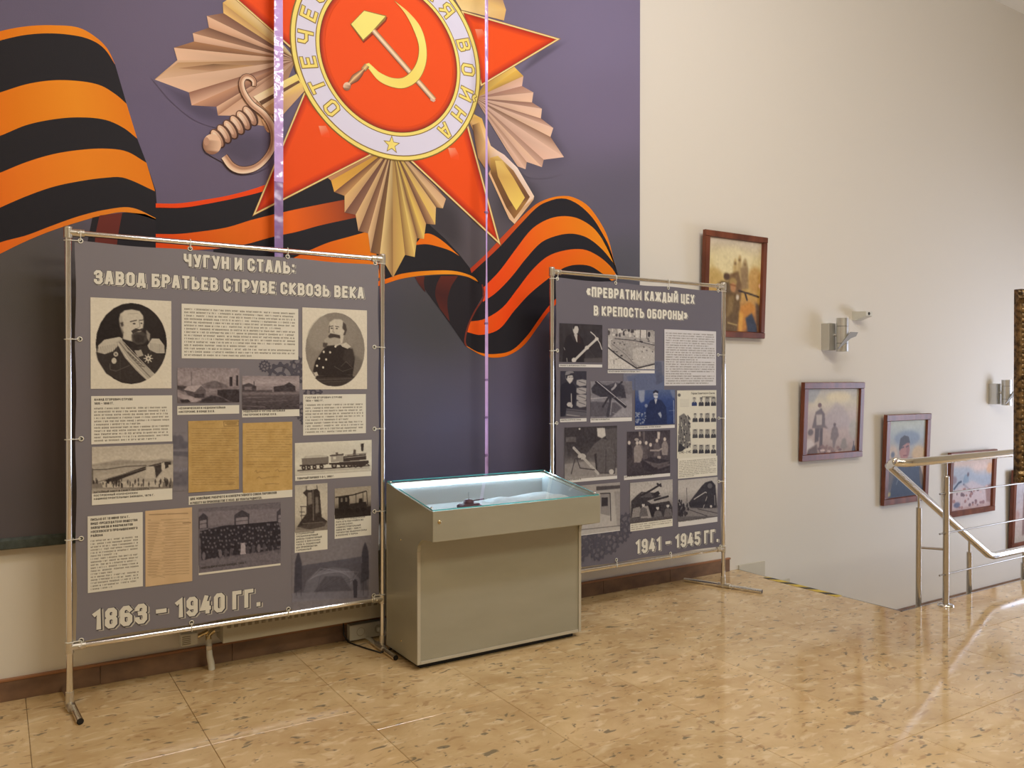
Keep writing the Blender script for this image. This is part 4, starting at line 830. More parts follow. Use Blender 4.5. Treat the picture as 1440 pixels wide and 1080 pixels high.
P.l(.1, [(446, 616), (482, 608)], 7).l(.1, [(500, 608), (522, 606)], 6).e(.12, 468, 628, 9, 5).e(.12, 512, 626, 7, 4).l(.5, [(498, 612), (504, 648), (488, 654)], 4).l(.45, [(430, 570), (490, 566)], 3, a=.5)
P.p(.74, (360, 740), (388, 722), (430, 780), (500, 850), (560, 905), (590, 935), (550, 975), (480, 910), (410, 830))
P.l(.95, [(372, 748), (430, 840), (560, 975)], 4).l(.95, [(392, 726), (460, 800), (592, 935)], 4).l(.2, [(380, 740), (445, 825), (572, 958)], 5, a=.7)
for k in range(6): P.l(.1, [(430+k*14, 800+k*16), (450+k*16, 818+k*14)], 6, a=.7)
P.p(.7, (470, 790), (510, 785), (525, 820), (490, 830)).e(.95, 553, 838, 15, 15)
for k in range(8): t = k*math.pi/4; P.l(.95, [(553, 838), (553+26*math.cos(t), 838+26*math.sin(t))], 6)
P.e(.4, 553, 838, 7, 7).e(.85, 347, 852, 15, 18).e(.8, 358, 812, 14, 14).e(.3, 358, 812, 6, 6).l(.45, [(322, 870), (324, 905), (360, 914), (440, 880)], 4, a=.7).l(.3, [(384, 830), (384, 960)], 3, a=.6)
P.p(.05, (440, 745), (470, 745), (500, 790), (470, 790))
P.outside(.98, 451, 748, 215, 245); P.noise(5, 2); S1.put(P)
# ---- portrait right
P = S1.pic(ZB, (495, 442), (888, 938), cell=.0026, lo=(40, 30, 26), hi=(220, 206, 176), bg=.98)
P.e(.52, 694, 698, 179, 224).e(.68, 600, 600, 75, 110, a=.45, soft=12).e(.3, 790, 840, 90, 110, a=.5, soft=12).e(.62, 760, 600, 60, 90, a=.25, soft=10)
P.p(.02, (560, 830), (575, 770), (620, 700), (650, 668), (700, 665), (760, 678), (800, 700), (812, 760), (800, 850), (700, 858), (600, 858), soft=1).p(.13, (750, 700), (800, 690), (815, 750), (795, 800), (740, 760), a=.8, soft=3)
P.p(.0, (580, 858), (800, 852), (800, 870), (580, 872)).p(.12, (560, 868), (836, 860), (800, 905), (740, 920), (640, 918), (585, 895)).l(.5, [(580, 880), (820, 872)], 3, a=.5).l(.35, [(600, 895), (800, 888)], 3, a=.5)
P.p(.86, (655, 560), (662, 532), (690, 514), (730, 516), (755, 540), (762, 580), (748, 610), (738, 660), (700, 680), (664, 640), (656, 600), soft=1)
P.p(.18, (742, 530), (758, 545), (765, 580), (755, 610), (742, 612), (752, 585), (738, 570), soft=1).p(.25, (656, 560), (664, 545), (662, 600), (654, 600), a=.7)
P.p(.7, (628, 640), (650, 622), (684, 616), (720, 628), (730, 660), (690, 672), (640, 676), soft=1).p(.14, (652, 620), (664, 600), (690, 604), (724, 612), (726, 632), (690, 624), (660, 630), soft=1).p(.2, (622, 656), (650, 660), (640, 690), (620, 680), soft=1)
P.l(.12, [(660, 560), (682, 556)], 5).l(.12, [(696, 558), (716, 562)], 5).e(.15, 674, 570, 7, 4).e(.15, 704, 572, 7, 4).l(.5, [(684, 566), (680, 592), (690, 594)], 4)
P.p(.85, (726, 668), (760, 655), (790, 680), (770, 694), (736, 680))
for cx, cy in ((664, 715), (626, 712), (640, 758), (598, 752), (585, 796), (622, 806), (696, 680)): P.e(.95, cx, cy, 6, 7)
P.l(.4, [(730, 800), (760, 770), (800, 810), (740, 830), (690, 800)], 3, a=.7).p(.85, (568, 838), (585, 832), (592, 852), (576, 860))
P.outside(.98, 694, 698, 179, 224); P.noise(5, 2); S1.put(P)
# ---- small photographs of banner 1
DK1 = dict(lo=(40, 32, 34), hi=(196, 178, 168))
P = S1.pic(ZJ, (45, 85), (472, 322), **DK1, bg=.6); P.g(.62, .74, .6, .35)
P.p(.42, (215, 200), (300, 172), (385, 205), (385, 230), (210, 225), soft=1).p(.2, (45, 205), (110, 212), (90, 250), (45, 230), soft=1).l(.2, [(143, 120), (144, 205)], 3)
P.p(.85, (90, 235), (120, 212), (210, 204), (240, 240), (165, 250)).p(.35, (165, 250), (210, 208), (243, 240), (240, 285), (170, 290)).p(.25, (90, 236), (165, 252), (168, 290), (120, 270))
P.p(.08, (402, 150), (422, 147), (424, 212), (402, 212)).p(.08, (448, 138), (462, 138), (464, 210), (448, 210)).p(.1, (320, 232), (472, 232), (472, 322), (420, 318), (320, 270)).p(.55, (300, 228), (470, 212), (470, 232), (320, 236))
P.p(.12, (215, 300), (280, 272), (360, 290), (400, 322), (200, 322), soft=1).p(.8, (45, 250), (100, 270), (215, 300), (170, 322), (120, 318), (45, 280), soft=1).p(.1, (60, 305), (120, 300), (140, 318), (80, 322)).p(.15, (160, 265), (230, 262), (232, 290), (165, 290))
P.noise(12, 2).noise(8, 5, 3); S1.put(P)
P = S1.pic(ZJ, (492, 140), (887, 370), **DK1, bg=.6); P.g(.66, .8, .62, .3, .22, .2)
P.p(.2, (495, 205), (540, 190), (590, 212), (590, 250), (495, 250)).l(.1, [(575, 182), (576, 215)], 6).p(.5, (510, 215), (560, 215), (560, 240), (510, 240)).p(.16, (708, 215), (780, 205), (815, 185), (855, 212), (860, 250), (710, 250)).p(.28, (590, 240), (700, 238), (700, 252), (590, 254))
P.l(.7, [(495, 265), (887, 262)], 5, a=.7).l(.65, [(520, 290), (700, 285)], 4, a=.6).l(.65, [(560, 320), (800, 310)], 4, a=.5).l(.7, [(495, 345), (650, 352)], 6, a=.5).noise(14, 3, sy=1.2); S1.put(P)
P = S1.pic(ZCc, (212, 382), (705, 632), lo=(36, 28, 26), hi=(214, 200, 172), bg=.8); P.g(.82, .9, .78, .7)
P.p(.55, (215, 490), (380, 460), (540, 468), (640, 455), (705, 462), (705, 485), (215, 500), soft=2, a=.7).p(.72, (215, 500), (600, 475), (700, 480), (540, 520), (215, 560), soft=1)
P.l(.15, [(225, 520), (300, 518), (420, 500), (540, 495)], 5).p(.1, (270, 600), (300, 580), (520, 505), (640, 475), (690, 468), (690, 490), (640, 490), (540, 520), (430, 560), (340, 595)).l(.4, [(215, 605), (340, 565), (540, 510), (690, 470)], 6)
P.p(.85, (540, 500), (588, 500), (590, 565), (600, 570), (535, 572)).p(.88, (632, 480), (650, 475), (652, 520), (634, 520)).p(.15, (590, 498), (632, 488), (634, 530), (600, 570)).p(.12, (652, 475), (676, 470), (676, 505), (654, 515))
P.p(.85, (600, 575), (650, 530), (705, 515), (705, 600), (600, 610)).p(.35, (215, 600), (705, 590), (705, 632), (215, 632), a=.6, soft=1).p(.85, (270, 590), (540, 590), (640, 595), (640, 622), (280, 628))
P.crowd(215, 580, 690, 615, 46, 5, 14, [.05, .1, .15], 5).l(.1, [(218, 515), (219, 600)], 5).noise(8, 2); S1.put(P)
P = S1.pic(ZE, (597, 45), (943, 275), lo=(36, 32, 38), hi=(190, 176, 172), bg=.5); P.g(.46, .5, .42, .4, .5)
P.p(.56, (597, 60), (943, 45), (943, 100), (597, 118), soft=1)
for a_0, b_0, w_ in ((748, 60, 62), (597, 72, 40), (925, 48, 40)):
    P.p(.2, (a_0, b_0+60), (a_0, b_0+12), (a_0+w_*.5, b_0-8), (a_0+w_, b_0+8), (a_0+w_, b_0+56)).p(.62, (a_0+6, b_0+58), (a_0+6, b_0+26), (a_0+w_-6, b_0+20), (a_0+w_-6, b_0+54)).l(.2, [(a_0+6, b_0+40), (a_0+w_-5, b_0+34)], 3)
P.p(.06, (605, 140), (700, 118), (930, 98), (940, 190), (850, 215), (720, 235), (610, 265)); r9 = random.Random(3)
for row in range(5):
    for k in range(22):
        x_ = 612+k*15+r9.uniform(-6, 6)+row*5; y_ = 146+row*22-(x_-600)*.10+r9.uniform(-7, 7)
        P.e(.07, x_, y_+14, 8, 13).e(.44, x_, y_, 3.8, 5).l(.1, [(x_-5, y_-5), (x_+5, y_-5.5)], 3)
for k in range(14): x_ = 620+k*23; y_ = 246-(x_-600)*.14; P.e(r9.choice([.1, .3, .5, .12]), x_, y_, 7, 17)
P.p(.86, (776, 190), (792, 188), (796, 236), (772, 238)).p(.5, (597, 262), (943, 215), (943, 258), (597, 275), soft=1, a=.8).noise(9, 2); S1.put(P)
P = S1.pic(ZD, (450, 272), (916, 440), lo=(46, 34, 30), hi=(222, 212, 184), bg=.97); P.g(.96, .9, .98, .86)
P.l(.25, [(470, 438), (900, 408)], 9).l(.5, [(480, 448), (900, 420)], 3)
P.p(.42, (492, 365), (655, 352), (655, 392), (496, 405)).p(.8, (515, 350), (600, 343), (650, 350), (640, 358), (500, 365)).p(.15, (480, 405), (650, 392), (655, 400), (480, 414))
for cx in (505, 535, 570, 612): P.e(.05, cx, 421-(cx-500)*.07, 13, 14).e(.7, cx, 421-(cx-500)*.07, 5, 5)
P.p(.65, (668, 350), (742, 342), (744, 382), (668, 388)).p(.9, (682, 355), (700, 353), (700, 370), (682, 372)).p(.2, (662, 345), (745, 336), (745, 346), (662, 353)).p(.3, (698, 330), (712, 329), (712, 340), (698, 342))
P.p(.12, (744, 352), (880, 338), (882, 372), (744, 384)).l(.75, [(750, 362), (878, 348)], 4).p(.08, (848, 278), (868, 274), (864, 322), (852, 322)).p(.25, (804, 322), (806, 312), (818, 312), (820, 342), (802, 344)).l(.25, [(755, 346), (880, 334)], 4)
for cx in (688, 740, 783, 818, 850): P.e(.06, cx, 408-(cx-690)*.04, 17, 17).e(.6, cx, 408-(cx-690)*.04, 8, 8)
P.p(.1, (655, 392), (895, 376), (898, 390), (870, 410), (660, 402)).l(.1, [(868, 380), (898, 405)], 6).noise(5, 2); S1.put(P)
P = S1.pic(ZD, (450, 528), (648, 798), lo=(38, 28, 26), hi=(216, 204, 176), bg=.9); P.g(.82, .9, .86, .6)
P.p(.12, (500, 575), (520, 555), (540, 560), (585, 550), (600, 570), (606, 650), (612, 720), (645, 745), (630, 775), (540, 795), (465, 778), (490, 740), (520, 700), (522, 600)).p(.5, (528, 575), (552, 570), (556, 640), (530, 650), soft=1).p(.45, (575, 600), (590, 600), (596, 690), (575, 700), soft=1)
P.l(.1, [(520, 535), (520, 570)], 5).l(.1, [(583, 532), (585, 560)], 5).l(.15, [(485, 658), (560, 655)], 5).l(.15, [(490, 660), (492, 740)], 4).l(.15, [(510, 690), (480, 690)], 4).l(.15, [(485, 712), (515, 710)], 4).l(.55, [(560, 560), (562, 740)], 4).l(.6, [(500, 760), (620, 750)], 5, a=.6)
P.p(.35, (465, 780), (540, 760), (648, 745), (648, 798), (455, 798), a=.5, soft=1).noise(9, 2); S1.put(P)
P = S1.pic(ZD, (692, 548), (912, 712), lo=(30, 22, 20), hi=(206, 190, 160), bg=.7); P.g(.74, .78, .66, .2, .12)
P.p(.08, (692, 668), (912, 655), (912, 712), (692, 715)).p(.06, (716, 600), (780, 592), (784, 680), (716, 690)).p(.5, (730, 608), (742, 606), (742, 628), (730, 630)).p(.5, (756, 604), (768, 602), (768, 626), (756, 628)).l(.05, [(700, 602), (800, 588), (880, 565)], 8)
P.p(.1, (784, 640), (880, 628), (890, 668), (784, 676)).l(.05, [(820, 580), (822, 650)], 4).l(.05, [(862, 570), (864, 650)], 4).l(.05, [(884, 566), (890, 650)], 5).p(.08, (838, 610), (858, 606), (862, 645), (836, 650))
for cx in (740, 780, 830, 865): P.e(.02, cx, 682-(cx-740)*.06, 13, 12)
P.noise(8, 2); S1.put(P)
# ---- archive documents
for (tl, br, rows, sd, sig) in (((120, 452), (470, 922), 24, 11, 0), ((495, 466), (838, 925), 14, 12, 1)):
    P = S1.pic(ZJ, tl, br, lo=(84, 62, 36), hi=(206, 166, 96), bg=.9 if sig else .84); P.noise(7, 8, sd).noise(4, 2, sd+1)
    r9 = random.Random(sd); y0_ = 505 if not sig else 512; dy_ = (400/24) if not sig else 17
    for k in range(rows+(2 if sig else 0)):
        x_ = 148 if not sig else 525; xe = 440 if not sig else 815; y_ = y0_+k*dy_
        if sig and k == rows-2: continue
        while x_ < xe:
            w_ = r9.uniform(8, 30); P.l(.25, [(x_, y_+r9.uniform(-1, 1)), (x_+w_, y_+r9.uniform(-1.5, 1))], r9.uniform(2, 5), a=r9.uniform(.35, .7)); x_ += w_+r9.uniform(2, 6)
    if sig:
        for pts in ([(580, 800), (590, 792), (596, 808), (620, 798), (650, 802), (680, 800)], [(720, 795), (735, 785), (745, 798), (790, 794)], [(595, 845), (610, 835), (625, 848), (670, 838), (745, 834)], [(650, 886), (700, 882), (745, 884)]): P.l(.15, pts, 3, a=.7)
    else:
        P.l(.1, [(364, 458), (466, 454), (467, 486), (366, 490), (364, 458)], 3).l(.1, [(374, 468), (455, 465)], 4).l(.1, [(385, 478), (448, 474)], 3).l(.3, [(225, 476), (300, 470)], 3, a=.5).l(.25, [(385, 885), (430, 880)], 3)
    P.build('document_print', S1.y0-.0007, S1.b)
P = S1.pic(ZE, (372, 55), (570, 350), lo=(110, 82, 56), hi=(214, 180, 132), bg=.92); P.noise(5, 9, 4)
P.l(.1, [(390, 72), (460, 69)], 3).l(.1, [(465, 69), (550, 66)], 3).l(.2, [(530, 107), (562, 105)], 4)
for k in range(20):
    y_ = 95+k*12; P.l(.3, [(385, y_), (395+((k*37) % 40), y_-1)], 2.6, a=.8).l(.3, [(440+((k*13) % 20), y_-2), (555, y_-6)], 2.2, a=.75).l(.35, [(390, y_+5), (500, y_)], 1.6, a=.5)
P.l(.3, [(400, 335), (430, 328), (455, 334)], 2, a=.6); P.build('document_print', S1.y0-.0007, S1.b)
# ---- captions and text
S1.panel('text_panel', (255, 427), (419, 506), (), 15, 21)
S1.panel('text_panel', (128, 557), (242, 620.5), (('АМАНД ЕГОРОВИЧ СТРУВЕ', .5), ('1835 – 1898 ГГ.', .25)), 11, 22)
S1.panel('text_panel', (425.7, 555), (514, 609), (('ГУСТАВ ЕГОРОВИЧ СТРУВЕ', .62), ('1834 – 1882 ГГ.', .3)), 10, 23, hh=.010)
S1.panel('text_panel', (123, 726), (200.7, 824), (('ПИСЬМО ОТ 19 ИЮНЯ 1914 Г.', .78), ('ВИЦЕ-ПРЕДСЕДАТЕЛЯ ОБЩЕСТВА', .95), ('ЗАВОДЧИКОВ И ФАБРИКАНТОВ', .85), ('МОСКОВСКОГО ПРОМЫШЛЕННОГО', .95), ('РАЙОНА', .24)), 17, 24, hh=.0115)
S1.panel('caption_strip', (249, 571), (336, 581.5), (('МЕХАНИЧЕСКАЯ И МЕДНОЛИТЕЙНАЯ', .78), ('МАСТЕРСКИЕ. В КОНЦЕ XIX В.', .6)), hh=.0105, marg=.006)
S1.panel('caption_strip', (340, 575.5), (420.6, 585), (('МОДЕЛЬНАЯ И ЧУГУНО-ЛИТЕЙНАЯ', .75), ('МАСТЕРСКИЕ В КОНЦЕ XIX В.', .6)), hh=.0105, marg=.006)
S1.panel('caption_strip', (265, 698), (410.6, 698.5), (('ДВЕ НОВЕЙШИЕ РАБОЧЕГО И КООПЕРАТИВНОГО СОЮЗА ПАРОВОЗОВ', .85), ('И РАБОТУ НА ПРОИЗВОДСТВЕ С УКАЗ. ДО УПЛАТЫ РАДИОТЕЛ.', .7)), hh=.0125, marg=.007)
S1.panel('caption_strip', (129, 689), (242, 702), (('ЛИТЕЙНЫЙ МОСТ В САНКТ-ПЕТЕРБУРГЕ,', .72), ('ПОСТРОЕННЫЙ КОЛОМЕНСКИМ', .56), ('МАШИНОСТРОИТЕЛЬНЫМ ЗАВОДОМ, 1879 Г.', .78)), hh=.0095, marg=.007)
S1.panel('caption_strip', (414.5, 669), (521.5, 669), (('ТОВАРНЫЙ ПАРОВОЗ 1-3-1, 1880 Г.', .5),), hh=.011, marg=.01)
S1.panel('caption_strip', (279, 795), (394, 794.5), (('МОДЕЛЬЩИКИ КОЛОМЗАВОДА, 1904 Г.', .58),), hh=.011, marg=.008)
S1.panel('caption_strip', (414, 748), (460, 772), (('СТАЦИОНАРНЫЙ', .6), ('ТРЕХЦИЛИНДРОВЫЙ', .72), ('ДИЗЕЛЬ-ГЕНЕРАТОРНЫЙ', .85), ('НАСОС С ВАКУУМОМ', .8), ('ТИПА А. ПОДЪЕМНЫЙ', .8), ('ЦЕХ ПРОИЗВОДСТВА', .7), ('ТУРБИННЫЙ', .5)), hh=.0088, marg=.007, bold=.03)
S1.panel('caption_strip', (470, 724), (521.5, 752), (('ПЕРВЫЙ ТРАМВАЙНЫЙ ПАРОВОЗ', .8), ('ТИП АЛ-1 С ПРИЦЕПКАМИ', .85), ('ПАРК ЕГО ПОСТРОЙКИ ВО', .8), ('ВТОРУЮ СМЕНУ.', .5), ('МАШИНОСТРОИТЕЛЬНЫЙ', .72), ('ЗАВОД ИМ. 1883 – 1898 ГГ.', .75), ('ТОРЖЕСТВО ВЫДЕЛКИ СИЛЫ', .9), ('В КОЛОМНЕ У ПАРКА.', .65)), hh=.0088, marg=.007, bold=.03)
# ---- banner 2
S2.title('«ПРЕВРАТИМ КАЖДЫЙ ЦЕХ', (823.5, 417.5), (975.5, 427.3), .064, (.006, -.003))
S2.title('В КРЕПОСТЬ ОБОРОНЫ»', (834, 443.8), (966, 449.3), .062, (.006, -.003))
S2.title('1941 – 1945 ГГ.', (893, 779.5), (1009.5, 765), .092, (.009, -.005), .045)
gm = MB()
for px, py, r_ in ((824, 763, .085), (842, 752, .08), (858, 763, .075), (841, 773, .07), (874, 750, .065), (880, 737, .075), (812, 775, .08), (808, 745, .09)): S2.gear(gm, px, py, r_)
gm.build('gear_pattern', M['print'], S2.b, True)
P = S2.pic(ZF, (500, 590), (748, 770), lo=(70, 72, 86), hi=(124, 122, 128), bg=(110, 108, 116))
P.p((84, 92, 118), (520, 690), (700, 650), (748, 690), (748, 770), (560, 770), a=.7, soft=8).p(.1, (690, 600), (730, 600), (740, 720), (700, 740), a=.6, soft=3).l(.1, [(570, 700), (572, 770)], 6, a=.5).noise(4, 3); S2.put(P, .0003)
BW = dict(lo=(30, 24, 28), hi=(204, 194, 176))
P = S2.pic(ZH, (107, 97), (514, 470), **BW, bg=.1); P.g(.14, .12, .1, .16).noise(6, 6)
P.p(.03, (135, 470), (145, 340), (170, 230), (225, 195), (290, 200), (330, 250), (350, 340), (350, 470)).p(.12, (215, 205), (250, 200), (275, 280), (240, 260), a=.8).p((70, 42, 36), (240, 205), (300, 210), (310, 290), (270, 280), a=.5)
P.p(.9, (237, 140), (255, 124), (282, 128), (290, 160), (282, 192), (262, 212), (245, 196), (236, 170), soft=1).p(.06, (236, 150), (240, 122), (262, 110), (290, 118), (292, 150), (280, 128), (255, 128), (244, 160)).p(.85, (245, 205), (278, 205), (275, 285), (262, 250))
P.l(.92, [(240, 458), (370, 330), (460, 248)], 20).e(.94, 246, 446, 22, 22).e(.92, 368, 330, 20, 18).e(.95, 460, 248, 18, 16).l(.93, [(404, 184), (440, 215), (462, 245), (490, 290), (508, 345)], 9)
P.l(.2, [(390, 360), (440, 415)], 6, a=.6).p(.35, (340, 430), (514, 425), (514, 470), (340, 470), soft=1, a=.7).l(.7, [(178, 430), (182, 465)], 6).l(.7, [(152, 330), (160, 350)], 5); S2.put(P)
P = S2.pic(ZF, (407, 397), (690, 645), **BW, bg=.85); P.g(.7, .9, .95)
P.crowd(410, 400, 688, 440, 40, 7, 14, [.1, .25, .9, .95], 8).p(.95, (565, 412), (640, 408), (640, 455), (575, 455), soft=1).l(.15, [(604, 405), (602, 455)], 5).l(.15, [(640, 400), (642, 460)], 4)
P.p(.72, (425, 480), (450, 450), (560, 450), (690, 480), (690, 615), (580, 640), (430, 540), soft=1).p(.85, (560, 520), (640, 505), (690, 540), (690, 600), (600, 625), (555, 590), soft=1)
P.l(.08, [(410, 515), (470, 565), (580, 638), (690, 612)], 7).l(.4, [(430, 490), (520, 560), (580, 630)], 5, a=.6).crowd(430, 455, 680, 600, 30, 6, 4, [.1, .25, .45, .95], 9).l(.1, [(450, 460), (560, 470), (690, 500)], 5, a=.7).l(.1, [(443, 590), (444, 612)], 3).noise(14, 2); S2.put(P)
P = S2.pic(ZH, (117, 552), (364, 978), lo=(30, 27, 38), hi=(204, 194, 178), bg=.12); P.noise(5, 5)
P.p(.02, (117, 720), (130, 680), (175, 655), (230, 660), (262, 700), (268, 800), (240, 900), (150, 975), (117, 978)).p(.88, (170, 600), (185, 585), (230, 590), (240, 625), (225, 655), (205, 675), (185, 650), (170, 625), soft=1).p(.55, (162, 590), (170, 560), (205, 550), (240, 560), (245, 572), (215, 575), (180, 600)).p(.03, (172, 592), (240, 580), (236, 592), (186, 600), (180, 630), (170, 620))
P.l(.1, [(196, 612), (210, 610)], 4).l(.1, [(222, 612), (232, 612)], 4)
for y_ in (640, 715, 780, 838): P.p(.72, (270, y_), (320, y_-8), (362, y_), (358, y_+50), (300, y_+58), (268, y_+40), soft=1).l(.25, [(290, y_+10), (350, y_+30)], 5)
P.l(.85, [(220, 768), (222, 870)], 7).e(.85, 203, 868, 24, 22).p(.8, (215, 870), (235, 870), (228, 900), (212, 895)).p(.35, (175, 905), (364, 925), (364, 978), (165, 978), soft=1).l(.1, [(175, 920), (362, 940)], 5).l(.75, [(178, 965), (300, 978)], 6); S2.put(P)
P = S2.pic(ZH, (403, 650), (796, 985), lo=(34, 30, 38), hi=(200, 192, 184), bg=.6); P.g(.62, .5, .62, .66)
P.p(.12, (410, 720), (450, 670), (560, 690), (640, 660), (720, 690), (740, 810), (640, 810), (500, 800), (420, 760), soft=1).p(.35, (450, 655), (800, 650), (796, 760), (740, 770), (700, 680), (600, 700), (470, 680), soft=2, a=.5).p(.22, (403, 840), (640, 850), (700, 900), (600, 985), (403, 985), soft=3, a=.8)
P.p(.7, (640, 660), (650, 690), (640, 720), (600, 740), (600, 720), (625, 700)).l(.1, [(700, 655), (580, 790), (520, 890)], 18).l(.15, [(590, 760), (590, 860), (565, 970)], 30).l(.55, [(606, 830), (590, 960)], 14)
P.l(.06, [(460, 655), (730, 885)], 30).l(.85, [(462, 650), (736, 876)], 7).l(.7, [(610, 945), (700, 965)], 4).l(.8, [(403, 815), (560, 800)], 6).l(.5, [(620, 800), (690, 800)], 6).noise(9, 3); S2.put(P)
P = S2.pic(ZI, (95, 66), (525, 432), lo=(24, 40, 78), hi=(200, 196, 188), bg=(38, 54, 96)); P.g((80, 92, 120), (44, 62, 108), (32, 52, 98), (30, 48, 92))
P.p(.75, (132, 72), (200, 68), (195, 190), (160, 205), (140, 170), soft=4, a=.8).p(.6, (470, 68), (524, 68), (524, 160), (500, 150), soft=4, a=.6).p((22, 34, 70), (200, 432), (215, 260), (260, 180), (310, 160), (380, 175), (430, 250), (440, 432), soft=2)
P.p(.9, (292, 100), (315, 90), (342, 105), (340, 150), (318, 165), (298, 145), soft=1).p((24, 28, 48), (288, 85), (316, 66), (348, 82), (346, 105), (318, 92), (292, 108)).p(.9, (303, 165), (335, 165), (318, 222)).l((30, 36, 60), [(300, 122), (340, 122)], 5)
P.p(.75, (340, 318), (370, 300), (382, 340), (375, 370), (355, 340), soft=1).e(.7, 215, 235, 16, 20, soft=1, a=.8).crowd(100, 310, 210, 430, 40, 9, 9, [.3, .55, .7], 3).l(.8, [(510, 180), (515, 420)], 9, a=.7).l(.6, [(460, 290), (520, 285)], 6, a=.6).noise(6, 3); S2.put(P)
P = S2.pic(ZG, (128, 82), (412, 342), **BW, bg=.2); P.g(.16, .14, .2, .55, .7)
P.p(.62, (128, 280), (250, 262), (412, 300), (412, 342), (128, 342), soft=2).p(.3, (340, 90), (412, 85), (412, 300), (395, 300), soft=2).p(.1, (285, 200), (310, 150), (350, 140), (395, 170), (405, 250), (400, 330), (300, 330)).p(.34, (290, 170), (330, 140), (390, 155), (404, 240), (398, 325), (306, 328), (300, 220), (250, 250), (240, 235), soft=1)
P.p(.93, (303, 85), (345, 85), (350, 128), (330, 140), (306, 130), soft=1).l(.1, [(352, 200), (350, 320)], 5, a=.5).l(.82, [(178, 192), (310, 330)], 13).e(.85, 222, 238, 22, 16).l(.2, [(215, 250), (185, 250), (165, 330)], 5).l(.2, [(195, 250), (212, 300), (290, 310)], 5).p(.55, (135, 135), (190, 132), (190, 160), (135, 162), a=.5).e(.9, 381, 320, 13, 14).e(.95, 209, 90, 5, 5).l(.3, [(132, 170), (140, 240)], 14, a=.6).noise(8, 3); S2.put(P)
P = S2.pic(ZI, (8, 518), (474, 965), lo=(34, 26, 32), hi=(206, 190, 170), bg=.15); P.g(.14, .22, .2, .12)
P.p(.9, (335, 520), (365, 522), (360, 600), (335, 600), soft=2).p(.7, (135, 520), (155, 520), (155, 570), (138, 570), soft=2).p(.55, (180, 520), (200, 520), (200, 640), (185, 640), soft=2, a=.6)
for cx, cy, c in ((32, 638, .1), (118, 640, .72), (150, 635, .4), (215, 640, .3), (330, 615, .35), (415, 600, .6), (262, 660, .2)):
    P.p(c, (cx-32, cy+170), (cx-34, cy+60), (cx-14, cy+22), (cx+18, cy+22), (cx+36, cy+70), (cx+30, cy+170), soft=1).e(.95, cx, cy, 15, 21, soft=1)
P.p(.6, (85, 690), (150, 660), (180, 740), (160, 850), (85, 850), soft=1).e(.72, 112, 604, 24, 16).p(.72, (335, 780), (372, 780), (370, 860), (335, 860)).l(.8, [(260, 720), (350, 720), (385, 700)], 14, a=.8)
P.p(.08, (150, 840), (260, 790), (474, 830), (474, 900), (300, 960), (200, 940)).p(.5, (185, 825), (340, 862), (474, 835), (400, 900), (300, 900), a=.6, soft=1).p(.3, (330, 880), (470, 860), (470, 880), (340, 920)).noise(10, 3); S2.put(P)
P = S2.pic(ZG, (170, 400), (428, 636), **BW, bg=.75); P.g(.72, .78, .82, .85)
P.p(.25, (300, 402), (428, 395), (428, 412), (300, 425), soft=1).p(.6, (322, 440), (372, 436), (372, 560), (322, 548)).p(.12, (328, 462), (362, 460), (362, 506), (328, 510)).l(.1, [(322, 440), (372, 438)], 5).l(.1, [(374, 440), (378, 585)], 5).p(.5, (395, 430), (428, 428), (428, 620), (410, 610), soft=2, a=.4).l(.45, [(200, 636), (428, 612)], 4).noise(5, 3); S2.put(P)
P = S2.pic(ZG, (483, 382), (713, 575), **BW, bg=.8); P.g(.8, .86, .7, .4, .3)
P.p(.14, (490, 480), (520, 450), (545, 430), (610, 435), (690, 470), (710, 510), (712, 560), (490, 570), soft=1).p(.3, (540, 460), (545, 435), (590, 430), (610, 460)).l(.06, [(545, 450), (600, 420), (648, 390)], 10).l(.1, [(630, 388), (650, 400)], 10).p(.72, (575, 480), (665, 450), (700, 478), (600, 495)).p(.05, (605, 440), (635, 425), (645, 440), (620, 462)).l(.06, [(615, 475), (688, 455)], 10)
P.p(.02, (580, 500), (650, 500), (650, 560), (590, 565)).p(.6, (492, 570), (500, 520), (535, 510), (560, 560)).p(.68, (540, 572), (548, 510), (580, 505), (600, 570))
for cx, cy in ((632, 516), (687, 504), (555, 500)): P.p(.4, (cx-22, 566), (cx-15, cy+20), (cx, cy+12), (cx+18, cy+20), (cx+26, 560)).e(.9, cx, cy, 8, 11).p(.15, (cx-9, cy-4), (cx-8, cy-14), (cx+8, cy-14), (cx+9, cy-4))
P.noise(12, 2); S2.put(P)
P = S2.pic(ZG, (743, 368), (957, 565), **BW, bg=.85); P.g(.84, .88, .7, .4, .35)
P.l(.1, [(790, 410), (792, 500)], 3).p(.1, (800, 490), (870, 400), (890, 380), (925, 370), (945, 395), (952, 510), (920, 520), (810, 515), soft=1).e(.05, 915, 400, 24, 26).e(.35, 915, 398, 13, 14).l(.85, [(830, 470), (890, 432), (910, 440), (930, 500)], 5).l(.8, [(905, 440), (880, 515)], 4).p(.08, (898, 430), (945, 425), (950, 515), (905, 520)).e(.9, 921, 508, 6, 7).l(.7, [(940, 450), (942, 500)], 4)
for k in range(7): P.e(.04, 812+k*14, 500-k*2, 8, 10)
P.p(.55, (800, 520), (957, 518), (957, 560), (760, 562), soft=1).l(.2, [(800, 525), (900, 560)], 4).l(.2, [(850, 522), (955, 545)], 4).crowd(745, 480, 798, 555, 24, 6, 13, [.03, .08], 4).crowd(745, 480, 798, 500, 8, 3, 3, [.7], 5).noise(8, 2); S2.put(P)
